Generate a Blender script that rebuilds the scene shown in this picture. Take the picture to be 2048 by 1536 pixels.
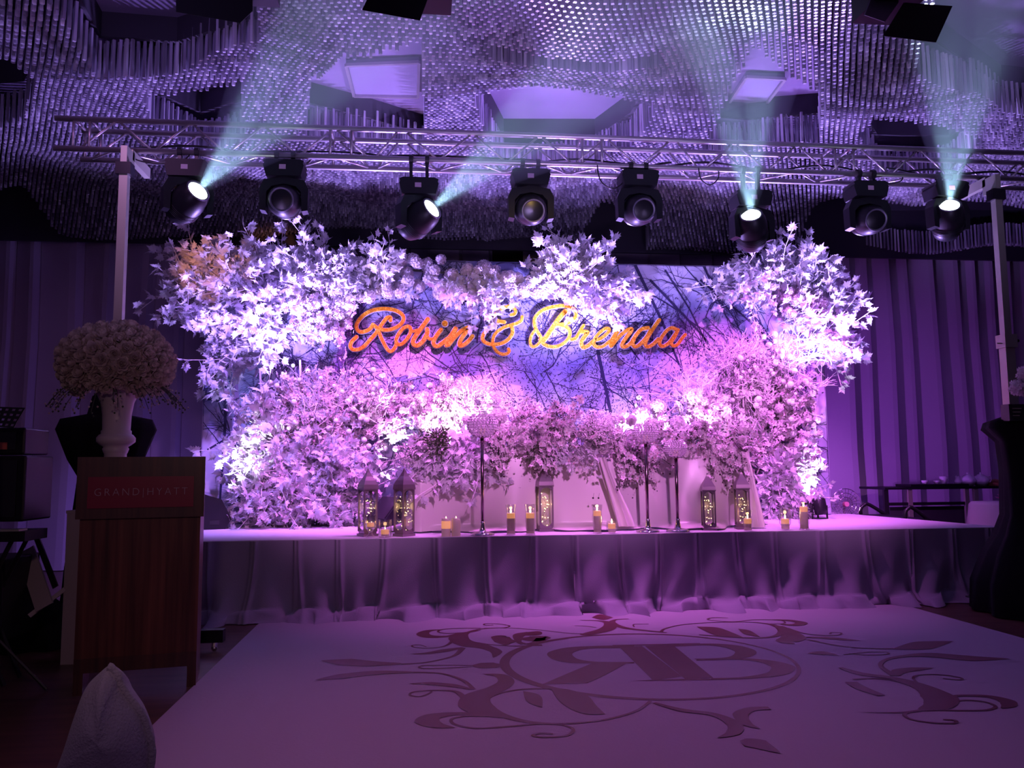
import bpy, math, random
from mathutils import Vector, Matrix, Euler
import numpy as np
rnd = random.Random(7)
for o in list(bpy.data.objects): bpy.data.objects.remove(o)
SC = bpy.context.scene
COL = SC.collection
pi = math.pi
# ------------------------------------------------------------------ camera
CAM = Vector((0, 0, 1.25)); FPX = 1657.0
YAW, PIT, ROL = .1113604, .10214283, -.00888328
_f = Vector((math.sin(YAW)*math.cos(PIT), math.cos(YAW)*math.cos(PIT), math.sin(PIT)))
_r = Vector((math.cos(YAW), -math.sin(YAW), 0)); _u = _r.cross(_f)
RT = math.cos(ROL)*_r + math.sin(ROL)*_u; UP = -math.sin(ROL)*_r + math.cos(ROL)*_u
cd = bpy.data.cameras.new('camera'); cam = bpy.data.objects.new('camera', cd); COL.objects.link(cam)
cd.sensor_width = 36; cd.lens = FPX/2048*36; cd.clip_end = 100; cd.clip_start = .02
cam.matrix_world = Matrix(((RT.x, UP.x, -_f.x, CAM.x), (RT.y, UP.y, -_f.y, CAM.y), (RT.z, UP.z, -_f.z, CAM.z), (0, 0, 0, 1)))
SC.camera = cam
def ray(x, y): return _f + RT*((x-1024)/FPX) - UP*((y-768)/FPX)
def atY(x, y, Y): d = ray(x, y); return CAM + d*((Y-CAM.y)/d.y)
def atZ(x, y, Z): d = ray(x, y); return CAM + d*((Z-CAM.z)/d.z)
# ------------------------------------------------------------------ render look
SC.view_settings.view_transform = 'Standard'; SC.view_settings.look = 'None'
SC.view_settings.exposure = 0.0; SC.view_settings.gamma = 1.0; SC.view_settings.use_curve_mapping = False
cy = SC.cycles
cy.use_denoising = True
cy.max_bounces = 5; cy.diffuse_bounces = 2; cy.glossy_bounces = 2; cy.transmission_bounces = 4
cy.transparent_max_bounces = 12; cy.volume_bounces = 0; cy.caustics_reflective = False; cy.caustics_refractive = False
cy.sample_clamp_indirect = 3.0
W = bpy.data.worlds.new('world'); SC.world = W; W.use_nodes = True
W.node_tree.nodes['Background'].inputs[0].default_value = (.32, .16, .52, 1)
W.node_tree.nodes['Background'].inputs[1].default_value = .10
STZ = .665      # stage height
BDY = 9.6       # plane of the printed backdrop
CZ = 5.2       # ceiling slab
# ------------------------------------------------------------------ lights
def light(kind, loc, color, power, name, target=None, size=.1, angle=60, blend=.6, parent=None):
    l = bpy.data.lights.new(name, kind); l.color = color; l.energy = power
    if kind in ('POINT', 'SPOT'): l.shadow_soft_size = size
    if kind == 'AREA': l.size = size
    if kind == 'SPOT': l.spot_size = math.radians(angle); l.spot_blend = blend
    o = bpy.data.objects.new(name, l); COL.objects.link(o); o.location = loc
    if target is not None: o.rotation_euler = (Vector(target)-Vector(loc)).to_track_quat('-Z', 'Y').to_euler()
    return o
MAG = (.95, .22, 1.0); VIO = (.48, .22, 1.0); BLU = (.26, .22, 1.0); PNK = (1, .45, .85); COLD = (.62, .66, 1.0); WRM = (1, .42, .22)
# added washes with no fixtures, on backdrop, table, carpet and curtain
L = []
light('SPOT', (-1.6, 7.5, 3.95), (.38, .20, 1), 760, 'wash_fill', (-1.7, 9.3, 1.6), .1, 80, 1)
light('SPOT', (0.3, 7.5, 3.95), (.88, .17, 1), 1000, 'wash_fill', (-.1, 9.3, 1.2), .1, 75, 1)
light('SPOT', (2.0, 7.5, 3.95), (.32, .13, 1), 620, 'wash_fill', (2.0, 9.4, 1.6), .1, 75, 1)
light('SPOT', (4.0, 7.5, 3.95), (.82, .16, 1), 1000, 'wash_fill', (4.0, 9.3, 1.4), .1, 80, 1)
light('SPOT', (1.0, 7.5, 3.95), (.90, .20, .95), 360, 'wash_fill', (1.0, 8.1, 1.1), .12, 80, 1)
light('SPOT', (2.5, 7.5, 3.95), (.90, .20, .95), 360, 'wash_fill', (2.5, 8.1, 1.1), .12, 80, 1)
light('SPOT', (1.7, 7.45, 3.95), (.40, .06, 1), 42, 'wash_fill', (1.9, 6.6, 0), .1, 75, 1)
light('SPOT', (3.4, 7.2, 3.9), (.46, .12, 1), 26, 'wash_fill', (3.4, 5.4, 0), .1, 80, 1)
light('SPOT', (1.05, 3.2, 3.25), (1, .62, .16), 170, 'letter_fill', (1.15, 9.5, 2.85), .1, 24, .6)  # warm fill added to bring out the gold lettering
light('SPOT', (0.1, 4.2, 4.7), (1, .22, .66), 115, 'wash_fill', (0.6, 3.9, 0), .3, 72, 1)
light('SPOT', (5.6, 7.5, 4.0), (.42, .10, 1), 85, 'wash_fill', (6.3, 11.3, 1.4), .2, 80, 1)
light('SPOT', (-2.5, 5.2, 4.6), (.60, .25, .75), 75, 'wash_fill', (-3.2, 9.6, 1.4), .2, 80, 1)
# light standing behind each end of the backdrop, grazing along the pleats of the curtain
light('SPOT', (4.7, 10.3, .9), (.50, .10, 1), 95, 'curtain_lamp', (7.2, 11.4, 1.9), .06, 120, 1)
light('SPOT', (-2.3, 10.3, .9), (.30, .16, 1), 22, 'curtain_lamp', (-4.2, 11.2, 1.6), .06, 110, 1)
# added front fill from the room, brightening the stage flowers
for x in (-.7, 1.6, 3.9): light('SPOT', (1.4+.3*x, 3.0, 3.2), (.95, .34, 1), 620, 'stage_fill', (x, 8.7, 1.25), .08, 30, .8)
light('SPOT', (-.4, .3, 2.4), (1, .56, .62), 46, 'room_fill', (-1.6, 4.5, .9), .1, 76, 1)  # weak fill added to brighten lectern and urn
# unseen fill lights added low in the room to brighten the ceiling rods
light('SPOT', (-2.0, 2.6, 1.4), (.56, .34, 1), 240, 'room_fill', (-1.8, 6.6, 5.2), .3, 66, 1)
light('SPOT', (3.6, 2.6, 1.4), (.54, .38, 1), 400, 'room_fill', (3.8, 6.6, 5.2), .3, 66, 1)
light('SPOT', (.8, 2.6, 1.4), (.56, .38, 1), 560, 'room_fill', (.9, 7.2, 5.2), .3, 60, 1)
# ------------------------------------------------------------------ materials
def mat(name, col, rough=.6, metal=0, spec=.5, emit=None, es=0, sheen=0, coat=0, bump=None, trans=0, alpha=1):
    m = bpy.data.materials.new(name); m.use_nodes = True; nt = m.node_tree; b = nt.nodes['Principled BSDF']
    b.inputs['Base Color'].default_value = (*col, 1); b.inputs['Roughness'].default_value = rough
    b.inputs['Metallic'].default_value = metal; b.inputs['Specular IOR Level'].default_value = spec
    if emit: b.inputs['Emission Color'].default_value = (*emit, 1); b.inputs['Emission Strength'].default_value = es
    if sheen: b.inputs['Sheen Weight'].default_value = sheen
    if coat: b.inputs['Coat Weight'].default_value = coat
    if trans: b.inputs['Transmission Weight'].default_value = trans
    if alpha < 1: b.inputs['Alpha'].default_value = alpha
    if bump:
        n = nt.nodes.new('ShaderNodeTexNoise'); n.inputs['Scale'].default_value = bump[0]; n.inputs['Detail'].default_value = 4
        tc = nt.nodes.new('ShaderNodeTexCoord'); bp = nt.nodes.new('ShaderNodeBump'); bp.inputs['Strength'].default_value = bump[1]; bp.inputs['Distance'].default_value = .01
        nt.links.new(tc.outputs['Object'], n.inputs['Vector']); nt.links.new(n.outputs['Fac'], bp.inputs['Height']); nt.links.new(bp.outputs['Normal'], b.inputs['Normal'])
    return m
def noisecol(m, c1, c2, scale=(4, 4, 4), lo=.35, hi=.65, detail=6, coord='Object', wave=False, rough=None):
    nt = m.node_tree; b = nt.nodes['Principled BSDF']
    tc = nt.nodes.new('ShaderNodeTexCoord'); mp = nt.nodes.new('ShaderNodeMapping'); mp.inputs['Scale'].default_value = scale
    n = nt.nodes.new('ShaderNodeTexNoise'); n.inputs['Scale'].default_value = 1; n.inputs['Detail'].default_value = detail
    r = nt.nodes.new('ShaderNodeValToRGB'); r.color_ramp.elements[0].position = lo; r.color_ramp.elements[1].position = hi
    r.color_ramp.elements[0].color = (*c1, 1); r.color_ramp.elements[1].color = (*c2, 1)
    nt.links.new(tc.outputs[coord], mp.inputs['Vector']); nt.links.new(mp.outputs['Vector'], n.inputs['Vector'])
    nt.links.new(n.outputs['Fac'], r.inputs['Fac']); nt.links.new(r.outputs['Color'], b.inputs['Base Color'])
    return m
def thinglass(name, col=(1, 1, 1), k=.2):
    m = bpy.data.materials.new(name); m.use_nodes = True; nt = m.node_tree; nt.nodes.clear()
    o = nt.nodes.new('ShaderNodeOutputMaterial'); mx = nt.nodes.new('ShaderNodeMixShader'); t = nt.nodes.new('ShaderNodeBsdfTransparent'); g = nt.nodes.new('ShaderNodeBsdfGlossy')
    g.inputs['Roughness'].default_value = .08; g.inputs['Color'].default_value = (*col, 1); t.inputs['Color'].default_value = (.95, .95, .95, 1)
    fr = nt.nodes.new('ShaderNodeLayerWeight'); fr.inputs['Blend'].default_value = .25
    mm = nt.nodes.new('ShaderNodeMath'); mm.operation = 'ADD'; mm.inputs[1].default_value = k; mm.use_clamp = True
    m2 = nt.nodes.new('ShaderNodeMath'); m2.operation = 'MULTIPLY'; m2.inputs[1].default_value = .6
    nt.links.new(fr.outputs['Facing'], m2.inputs[0]); nt.links.new(m2.outputs[0], mm.inputs[0]); nt.links.new(mm.outputs[0], mx.inputs[0])
    nt.links.new(t.outputs[0], mx.inputs[1]); nt.links.new(g.outputs[0], mx.inputs[2]); nt.links.new(mx.outputs[0], o.inputs[0])
    return m
def petalmat(name, col, col2=None):
    m = bpy.data.materials.new(name); m.use_nodes = True; nt = m.node_tree; b = nt.nodes['Principled BSDF']
    b.inputs['Roughness'].default_value = .7; b.inputs['Specular IOR Level'].default_value = .2
    g = nt.nodes.new('ShaderNodeNewGeometry'); r = nt.nodes.new('ShaderNodeValToRGB')
    r.color_ramp.elements[0].color = (*(col2 or [c*.78 for c in col]), 1); r.color_ramp.elements[1].color = (*col, 1)
    nt.links.new(g.outputs['Random Per Island'], r.inputs['Fac']); nt.links.new(r.outputs['Color'], b.inputs['Base Color'])
    tr = nt.nodes.new('ShaderNodeBsdfTranslucent'); nt.links.new(r.outputs['Color'], tr.inputs['Color'])
    mx = nt.nodes.new('ShaderNodeMixShader'); mx.inputs[0].default_value = .28
    nt.links.new(b.outputs[0], mx.inputs[1]); nt.links.new(tr.outputs[0], mx.inputs[2]); nt.links.new(mx.outputs[0], nt.nodes['Material Output'].inputs[0])
    return m
M = {}
M['floor'] = noisecol(mat('parquet', (.1, .05, .03), .35), (.055, .026, .016), (.13, .065, .04), (1.2, 14, 1), .3, .7)
M['carpet'] = mat('carpet_vinyl', (.44, .40, .45), .62, spec=.4, bump=(60, .15))
M['emblem'] = mat('emblem_vinyl', (.13, .035, .035), .5, spec=.5)
M['curtain'] = mat('curtain_cloth', (.50, .42, .54), .85, sheen=.2, bump=(180, .3))
M['wall'] = mat('dark_wall', (.05, .035, .06), .8)
M['ceil'] = noisecol(mat('ceiling_paint', (.3, .24, .36), .7), (.10, .075, .14), (.17, .13, .22), (.8, .8, .8))
M['fin'] = mat('dark_bulkhead', (.035, .03, .045), .6)
M['panel'] = mat('ceiling_grille', (.20, .18, .26), .5)
M['rod'] = None
M['alu'] = mat('aluminium', (.50, .46, .48), .38, metal=.85)
M['steel'] = mat('galvanised', (.50, .52, .40), .45, metal=.6)
M['black'] = mat('black_plastic', (.012, .012, .016), .42, spec=.22)
M['blackm'] = mat('black_metal', (.02, .02, .024), .35, metal=.3)
M['bcloth'] = mat('black_cloth', (.008, .008, .010), .9, spec=.1)
M['deck'] = mat('stage_carpet', (.72, .68, .76), .85, bump=(40, .2))
M['skirt'] = mat('skirt_cloth', (.33, .30, .38), .7, sheen=.3, bump=(150, .2))
M['satin'] = mat('satin_cloth', (.80, .70, .72), .32, spec=.6, sheen=.4)
M['wcloth'] = mat('white_cloth', (.75, .72, .75), .8)
M['print'] = noisecol(mat('print_snow', (.8, .8, .9), .65, spec=.3), (.22, .24, .44), (.55, .55, .66), (1.3, 1, 1.3), .38, .62, 8)
M['twig'] = mat('print_twig', (.03, .03, .07), .65, spec=.3)
M['trunk'] = mat('print_trunk', (.22, .14, .34), .65, spec=.3)
M['snow'] = mat('print_drift', (.66, .64, .72), .65, spec=.3)
M['gold'] = None
M['white'] = mat('white_board', (.95, .9, .9), .5)
M['leaf'] = petalmat('white_leaf', (.93, .91, .95), (.72, .70, .78))
M['petal'] = petalmat('cream_petal', (.96, .92, .92), (.86, .76, .80))
M['rose'] = petalmat('ivory_rose', (.92, .80, .70), (.62, .50, .44))
M['stem'] = mat('dark_stem', (.06, .07, .04), .7)
M['green'] = mat('foliage_green', (.09, .12, .06), .7)
M['coral'] = mat('white_coral_branch', (.9, .84, .86), .6)
M['berry'] = mat('dark_berry', (.03, .01, .02), .4)
M['pom'] = mat('white_pompon', (.95, .92, .94), .8, bump=(90, .6))
M['lantern'] = mat('aged_metal', (.30, .24, .27), .35, metal=.7)
M['chrome'] = mat('chrome', (.8, .74, .8), .12, metal=1)
M['pole'] = mat('dark_chrome', (.30, .20, .24), .2, metal=1)
M['glass'] = thinglass('clear_glass', k=.14)
M['crystal'] = mat('crystal_bead', (.86, .70, .86), .12, metal=.1, spec=1)
M['wax'] = mat('ivory_wax', (.85, .74, .62), .5, emit=(1, .45, .15), es=.03)  # faint emission paints candlelight into the wax
M['waxglow'] = mat('glowing_wax', (.9, .6, .35), .5, emit=(1, .40, .12), es=.55)  # emission stands in for the flame shining through the wax
M['flame'] = mat('flame', (1, .8, .4), .5, emit=(1, .70, .34), es=14)
M['fairy'] = mat('fairy_bulb', (1, .8, .4), .5, emit=(1, .66, .28), es=9)
M['lens'] = mat('lit_lens', (1, 1, 1), .2, emit=(.82, 1, .98), es=9)
M['dlens'] = mat('dark_lens', (.008, .008, .012), .3, spec=.4)
M['rim'] = mat('lens_rim', (.16, .15, .20), .4, metal=.5)
M['disp'] = mat('screen', (.2, .1, .25), .4, emit=(.5, .3, .6), es=.12)
M['dispon'] = mat('screen_lit', (.4, .1, .3), .4, emit=(.9, .15, .6), es=.6)
M['wood'] = noisecol(mat('rosewood', (.16, .05, .03), .35, spec=.4), (.050, .016, .012), (.17, .058, .035), (26, 26, .9), .3, .7, 5)
M['woodd'] = noisecol(mat('rosewood_rim', (.1, .03, .02), .35), (.035, .012, .010), (.10, .035, .022), (26, 26, .9), .3, .7, 5)
M['red'] = mat('red_plaque', (.22, .008, .03), .3)
M['letter'] = mat('engraved_letter', (.42, .30, .34), .4)
M['stone'] = mat('white_urn', (.72, .64, .66), .35, spec=.5)
M['plinth'] = mat('plinth_paint', (.42, .36, .36), .6)
M['cushion'] = mat('cushion_fabric', (.66, .62, .64), .9, sheen=.3, bump=(220, .5))
M['china'] = mat('white_china', (.80, .80, .86), .25)
M['pink'] = petalmat('pink_petal', (.95, .45, .60), (.75, .25, .42))
M['orange'] = mat('orange_label', (.6, .14, .08), .5)
M['brown'] = mat('brown_bread', (.25, .12, .05), .8)
M['acryl'] = thinglass('tinted_acrylic', (1, .8, .9), .25)
def rodmat():
    m = bpy.data.materials.new('acrylic_rod'); m.use_nodes = True; nt = m.node_tree; b = nt.nodes['Principled BSDF']
    g = nt.nodes.new('ShaderNodeNewGeometry'); r = nt.nodes.new('ShaderNodeValToRGB'); e = r.color_ramp.elements
    e[0].color = (.26, .24, .32, 1); e[1].color = (.95, .93, 1, 1); e[1].position = 1
    k = e.new(.75); k.color = (.62, .58, .70, 1)  # random brightness per rod, painted in for sparkle
    nt.links.new(g.outputs['Random Per Island'], r.inputs['Fac']); nt.links.new(r.outputs['Color'], b.inputs['Base Color'])
    b.inputs['Roughness'].default_value = .22; b.inputs['Metallic'].default_value = .45; b.inputs['Specular IOR Level'].default_value = .9
    return m
M['rod'] = rodmat()
def goldmat():
    m = bpy.data.materials.new('gold_glitter'); m.use_nodes = True; nt = m.node_tree; b = nt.nodes['Principled BSDF']
    tc = nt.nodes.new('ShaderNodeTexCoord'); v = nt.nodes.new('ShaderNodeTexVoronoi'); v.inputs['Scale'].default_value = 90
    r = nt.nodes.new('ShaderNodeValToRGB'); e = r.color_ramp.elements
    e[0].color = (.66, .26, .01, 1); e[1].color = (1, .62, .06, 1); e[0].position = .5; e[1].position = .95
    nt.links.new(tc.outputs['Object'], v.inputs['Vector'])
    s = nt.nodes.new('ShaderNodeSeparateColor'); nt.links.new(v.outputs['Color'], s.inputs[0]); nt.links.new(s.outputs[0], r.inputs['Fac'])
    nt.links.new(r.outputs['Color'], b.inputs['Base Color'])
    b.inputs['Roughness'].default_value = .5; b.inputs['Specular IOR Level'].default_value = .1
    return m
M['gold'] = goldmat()
# ------------------------------------------------------------------ mesh builder
class MB:
    def __init__(s): s.v = []; s.f = []; s.m = []; s.mats = []
    def mi(s, m):
        m = M[m] if isinstance(m, str) else m
        if m not in s.mats: s.mats.append(m)
        return s.mats.index(m)
    def add(s, vs, fs, m):
        n = len(s.v); k = s.mi(m); s.v += [tuple(p) for p in vs]
        for f in fs: s.f.append(tuple(n+i for i in f)); s.m.append(k)
    def box(s, a, b, m, rz=0, org=None, mtx=None):
        x0, y0, z0 = a; x1, y1, z1 = b
        vs = [Vector(p) for p in ((x0, y0, z0), (x1, y0, z0), (x1, y1, z0), (x0, y1, z0), (x0, y0, z1), (x1, y0, z1), (x1, y1, z1), (x0, y1, z1))]
        if mtx: vs = [mtx @ p for p in vs]
        s.add(vs, [(0, 3, 2, 1), (4, 5, 6, 7), (0, 1, 5, 4), (1, 2, 6, 5), (2, 3, 7, 6), (3, 0, 4, 7)], m)
    def tube(s, pts, r, m, n=8, cap=True):
        pts = [Vector(p) for p in pts]; R_ = r if hasattr(r, '__len__') else [r]*len(pts); vs = []; fs = []
        up = None
        for i, p in enumerate(pts):
            t = (pts[min(i+1, len(pts)-1)]-pts[max(i-1, 0)])
            t = t.normalized() if t.length > 1e-9 else Vector((0, 0, 1))
            if up is None: up = t.orthogonal().normalized()
            up = (up - t*up.dot(t)); up = up.normalized() if up.length > 1e-6 else t.orthogonal().normalized()
            w = t.cross(up)
            for k in range(n):
                a = 2*pi*k/n; vs.append(p + (up*math.cos(a)+w*math.sin(a))*R_[i])
        for i in range(len(pts)-1):
            for k in range(n): fs.append((i*n+k, i*n+(k+1) % n, (i+1)*n+(k+1) % n, (i+1)*n+k))
        if cap: fs.append(tuple(range(n))[::-1]); fs.append(tuple((len(pts)-1)*n+k for k in range(n)))
        s.add(vs, fs, m)
    def lathe(s, prof, m, n=24, org=(0, 0, 0), mtx=None, closed=False):
        org = Vector(org); vs = []; fs = []
        for r, z in prof:
            for k in range(n):
                a = 2*pi*k/n; p = Vector((r*math.cos(a), r*math.sin(a), z)); p = (mtx @ p) if mtx else p; vs.append(org+p)
        for i in range(len(prof)-1):
            for k in range(n): fs.append((i*n+k, i*n+(k+1) % n, (i+1)*n+(k+1) % n, (i+1)*n+k))
        s.add(vs, fs, m)
    def ball(s, c, r, m, n=10, sq=(1, 1, 1)):
        c = Vector(c); vs = [c+Vector((0, 0, -r*sq[2]))]; h = n//2; fs = []
        for i in range(1, h):
            t = -pi/2+pi*i/h
            for k in range(n): a = 2*pi*k/n; vs.append(c+Vector((math.cos(a)*math.cos(t)*r*sq[0], math.sin(a)*math.cos(t)*r*sq[1], math.sin(t)*r*sq[2])))
        vs.append(c+Vector((0, 0, r*sq[2])))
        for k in range(n): fs.append((0, 1+(k+1) % n, 1+k))
        for i in range(h-2):
            for k in range(n): a = 1+i*n; fs.append((a+k, a+(k+1) % n, a+n+(k+1) % n, a+n+k))
        a = 1+(h-2)*n
        for k in range(n): fs.append((a+k, a+(k+1) % n, len(vs)-1))
        s.add(vs, fs, m)
    def grid(s, fn, nu, nv, m, thick=None):
        vs = [fn(i/nu, j/nv) for j in range(nv+1) for i in range(nu+1)]
        fs = [(j*(nu+1)+i, j*(nu+1)+i+1, (j+1)*(nu+1)+i+1, (j+1)*(nu+1)+i) for j in range(nv) for i in range(nu)]
        s.add(vs, fs, m)
    def mesh(s, name, smooth=False):
        me = bpy.data.meshes.new(name); me.from_pydata(s.v, [], s.f)
        for m in s.mats: me.materials.append(m)
        me.polygons.foreach_set('material_index', s.m)
        if smooth: me.polygons.foreach_set('use_smooth', [True]*len(me.polygons))
        me.update(); return me
    def build(s, name, parent=None, smooth=False, loc=None):
        o = bpy.data.objects.new(name, s.mesh(name, smooth)); COL.objects.link(o)
        if loc: o.location = loc
        if parent: o.parent = parent
        return o
def tag(o, label=None, cat=None, group=None, kind=None):
    if label: o['label'] = label
    if cat: o['category'] = cat
    if group: o['group'] = group
    if kind: o['kind'] = kind
    return o
def thing(name, loc, label, cat, group=None, rz=0):
    o = bpy.data.objects.new(name, None); COL.objects.link(o); o.location = loc; o.rotation_euler = (0, 0, rz); o.empty_display_size = .1
    return tag(o, label, cat, group)
def struct(o): o['kind'] = 'structure'; return o
def inst(me, name, parent, loc, rot=(0, 0, 0), sc=1, quat=None):
    o = bpy.data.objects.new(name, me); COL.objects.link(o); o.parent = parent
    o.location = loc
    if quat is not None: o.rotation_mode = 'QUATERNION'; o.rotation_quaternion = quat
    else: o.rotation_euler = rot
    o.scale = (sc, sc, sc) if not hasattr(sc, '__len__') else sc
    return o
def copy_tree(o, parent=None):
    c = o.copy(); COL.objects.link(c)
    if parent: c.parent = parent
    for ch in [x for x in o.children]: copy_tree(ch, c)
    return c
def spline(P, n=8):
    P = [tuple(p) for p in P]; out = []
    for i in range(len(P)-1):
        p0 = P[max(i-1, 0)]; p1 = P[i]; p2 = P[i+1]; p3 = P[min(i+2, len(P)-1)]
        for k in range(n):
            t = k/n
            out.append(tuple(.5*((2*b)+(-a+c)*t+(2*a-5*b+4*c-d)*t*t+(-a+3*b-3*c+d)*t**3) for a, b, c, d in zip(p0, p1, p2, p3)))
    out.append(P[-1]); return out
# ------------------------------------------------------------------ room
mb = MB(); mb.box((-9, -3, -.1), (11, 13, 0), 'floor'); struct(mb.build('floor'))
mb = MB(); mb.box((-9, 12.1, 0), (11, 12.3, CZ+.1), 'wall'); struct(mb.build('wall_back'))
mb = MB(); mb.box((-9.2, -3, 0), (-9, 13, CZ+.1), 'wall'); struct(mb.build('wall_left'))
mb = MB(); mb.box((11, -3, 0), (11.2, 13, CZ+.1), 'wall'); struct(mb.build('wall_right'))
mb = MB(); mb.box((-9, 2.5, CZ), (11, 13, CZ+.1), 'ceil'); struct(mb.build('ceiling'))
def curtain(x0, y0, x1, y1, ztop, label, seed, per=.36):
    R = random.Random(seed); mb = MB(); d = Vector((x1-x0, y1-y0, 0)); Ln = d.length; d.normalize(); nrm = Vector((d.y, -d.x, 0))
    xs = [0]; offs = []
    while xs[-1] < Ln: xs.append(xs[-1]+per*R.uniform(.55, 1.35))
    prof = []
    for i in range(len(xs)-1):      # each pleat: a flat panel then a quick fold back
        a, b = xs[i], xs[i+1]; dep = R.uniform(.07, .14)
        prof += [(a, 0), (a+.70*(b-a), dep), (a+.86*(b-a), dep*1.1), (a+.93*(b-a), dep*.2), (a+.97*(b-a), -.02)]
    prof.append((xs[-1], 0))
    n = len(prof); vs = []; zs = [.01, .4, 1.5, 3, ztop]
    for j, z in enumerate(zs):
        for s_, o_ in prof:
            k = 1.25-.25*z/ztop; w = .03*math.sin(s_*2.1+z*1.3+seed)
            p = Vector((x0, y0, 0))+d*(s_+w*.6)+nrm*(o_*k); vs.append((p.x, p.y, z))
    fs = [(j*n+i, j*n+i+1, (j+1)*n+i+1, (j+1)*n+i) for j in range(len(zs)-1) for i in range(n-1)]
    mb.add(vs, fs, 'curtain'); o = mb.build('curtain')
    md = o.modifiers.new('t', 'SOLIDIFY'); md.thickness = .012
    return tag(o, label, 'curtain')
curtain(-8.6, 11.3, .9, 11.7, 4.5, 'dim pleated floor-length curtain on the back wall behind the wooden lectern', 3, .42)
curtain(1.5, 11.7, 10.6, 11.5, 4.5, 'purple-lit pleated floor-length curtain on the back wall right of the floral backdrop', 5, .40)
# ------------------------------------------------------------------ ceiling rods
HOLES = [
 [(70, -30), (120, 20), (200, 150), (350, 160), (520, 110), (510, -40)],
 [(-60, 100), (20, 110), (75, 165), (40, 230), (-60, 240)],
 [(620, 185), (690, 125), (845, 95), (850, 330), (740, 300), (610, 270)],
 [(945, 200), (1000, 192), (1240, 195), (1310, 205), (1260, 290), (1190, 335), (1010, 335), (965, 260)],
 [(980, 92), (1320, 92), (1320, 118), (980, 116)],
 [(1510, 110), (1550, 140), (1640, 175), (1640, 290), (1500, 300), (1390, 290)],
 [(1750, 225), (1850, 250), (1960, 280), (1900, 330), (1760, 330), (1720, 270)],
 [(1890, -40), (2120, -40), (2120, 250), (2010, 240), (1830, 125)],
 [(290, 200), (480, 190), (490, 262), (400, 290), (300, 250)],
 [(-80, 385), (40, 380), (120, 425), (200, 450), (330, 470), (330, 478), (-80, 478)],
 [(640, 452), (780, 436), (950, 440), (1020, 470), (1000, 474), (660, 474)],
 [(1150, 450), (1205, 408), (1300, 440), (1290, 462), (1160, 462)],
 [(1590, 462), (1640, 420), (1700, 400), (1830, 412), (1960, 404), (2100, 410), (2100, 466), (1600, 468)]]
RZ = 4.62
HW = [[(atZ(x, y, RZ).x, atZ(x, y, RZ).y) for x, y in h] for h in HOLES]
def inpoly(x, y, P):
    c = False; j = len(P)-1
    for i in range(len(P)):
        if (P[i][1] > y) != (P[j][1] > y) and x < (P[j][0]-P[i][0])*(y-P[i][1])/(P[j][1]-P[i][1])+P[i][0]: c = not c
        j = i
    return c
def rodz(x, y):
    z = RZ+.11*math.sin(1.25*x+.9*math.sin(.9*y)+.4)*math.cos(1.5*y+.5*x)+.05*math.sin(2.7*x-1.9*y)
    if y > 10.4: z -= .24*min(1, (y-10.4)/.6)
    return z
def proj(p):
    d = Vector(p)-CAM; z = d.dot(_f); return 1024+FPX*d.dot(RT)/z, 768-FPX*d.dot(UP)/z
rods = []; SP = .054; iy = 0; y = 4.9
while y < 11.18:
    x = -7.4+(SP/2 if iy % 2 else 0)
    while x < 10:
        px, py = proj((x, y, 4.7))
        if -60 < px < 2110 and py > -90:
            if not any(inpoly(x, y, h) for h in HW): rods.append((x, y))
        x += SP
    y += SP; iy += 1
R = random.Random(11)
def rodgeo(z0, z1, a, w, rx=0, ry=0):
    c, s = math.cos(a)*w, math.sin(a)*w
    q = [(c, s), (-s, c), (-c, -s), (s, -c)]
    vs = [(u, v, z0) for u, v in q]+[(u+rx, v+ry, z1) for u, v in q]
    return vs, [(3, 2, 1, 0), (0, 1, 5, 4), (1, 2, 6, 5), (2, 3, 7, 6), (3, 0, 4, 7)]
def seen(r):
    px, py = proj((r[0], r[1], rodz(*r))); return 5 < px < 2043 and 3 < py < 1000
rods.sort(key=lambda r: (Vector((r[0], r[1], 4.65))-CAM).length+(0 if seen(r) else 100))
near, rest = rods[:300], rods[300:]
protos = []
for k in range(5):
    mb = MB(); vs, fs = rodgeo(0, .33, k*.7, .0165); mb.add(vs, fs, 'rod'); protos.append(mb.mesh('ceiling_rod'))
for i, (x, y) in enumerate(near):
    o = bpy.data.objects.new('ceiling_rod', protos[i % 5]); COL.objects.link(o); o.location = (x, y, rodz(x, y)); o.rotation_euler = (R.uniform(-.02, .02), R.uniform(-.02, .02), R.uniform(0, 3))
    tag(o, 'clear acrylic rod hanging in the nearest rows of the sparkling ceiling', 'ceiling rod', 'acrylic rods in the nearest ceiling rows')
mb = MB()
for x, y in rest:
    z = rodz(x, y)+R.uniform(-.006, .006)
    vs, fs = rodgeo(z, z+.33, R.uniform(0, 3), .0165, R.uniform(-.006, .006), R.uniform(-.006, .006))
    mb.add([(u+x, v+y, w) for u, v, w in vs], fs, 'rod')
tag(mb.build('ceiling_rods'), 'thousands of acrylic rods hanging in waves across the far ceiling', 'ceiling rods', kind='stuff')
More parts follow.
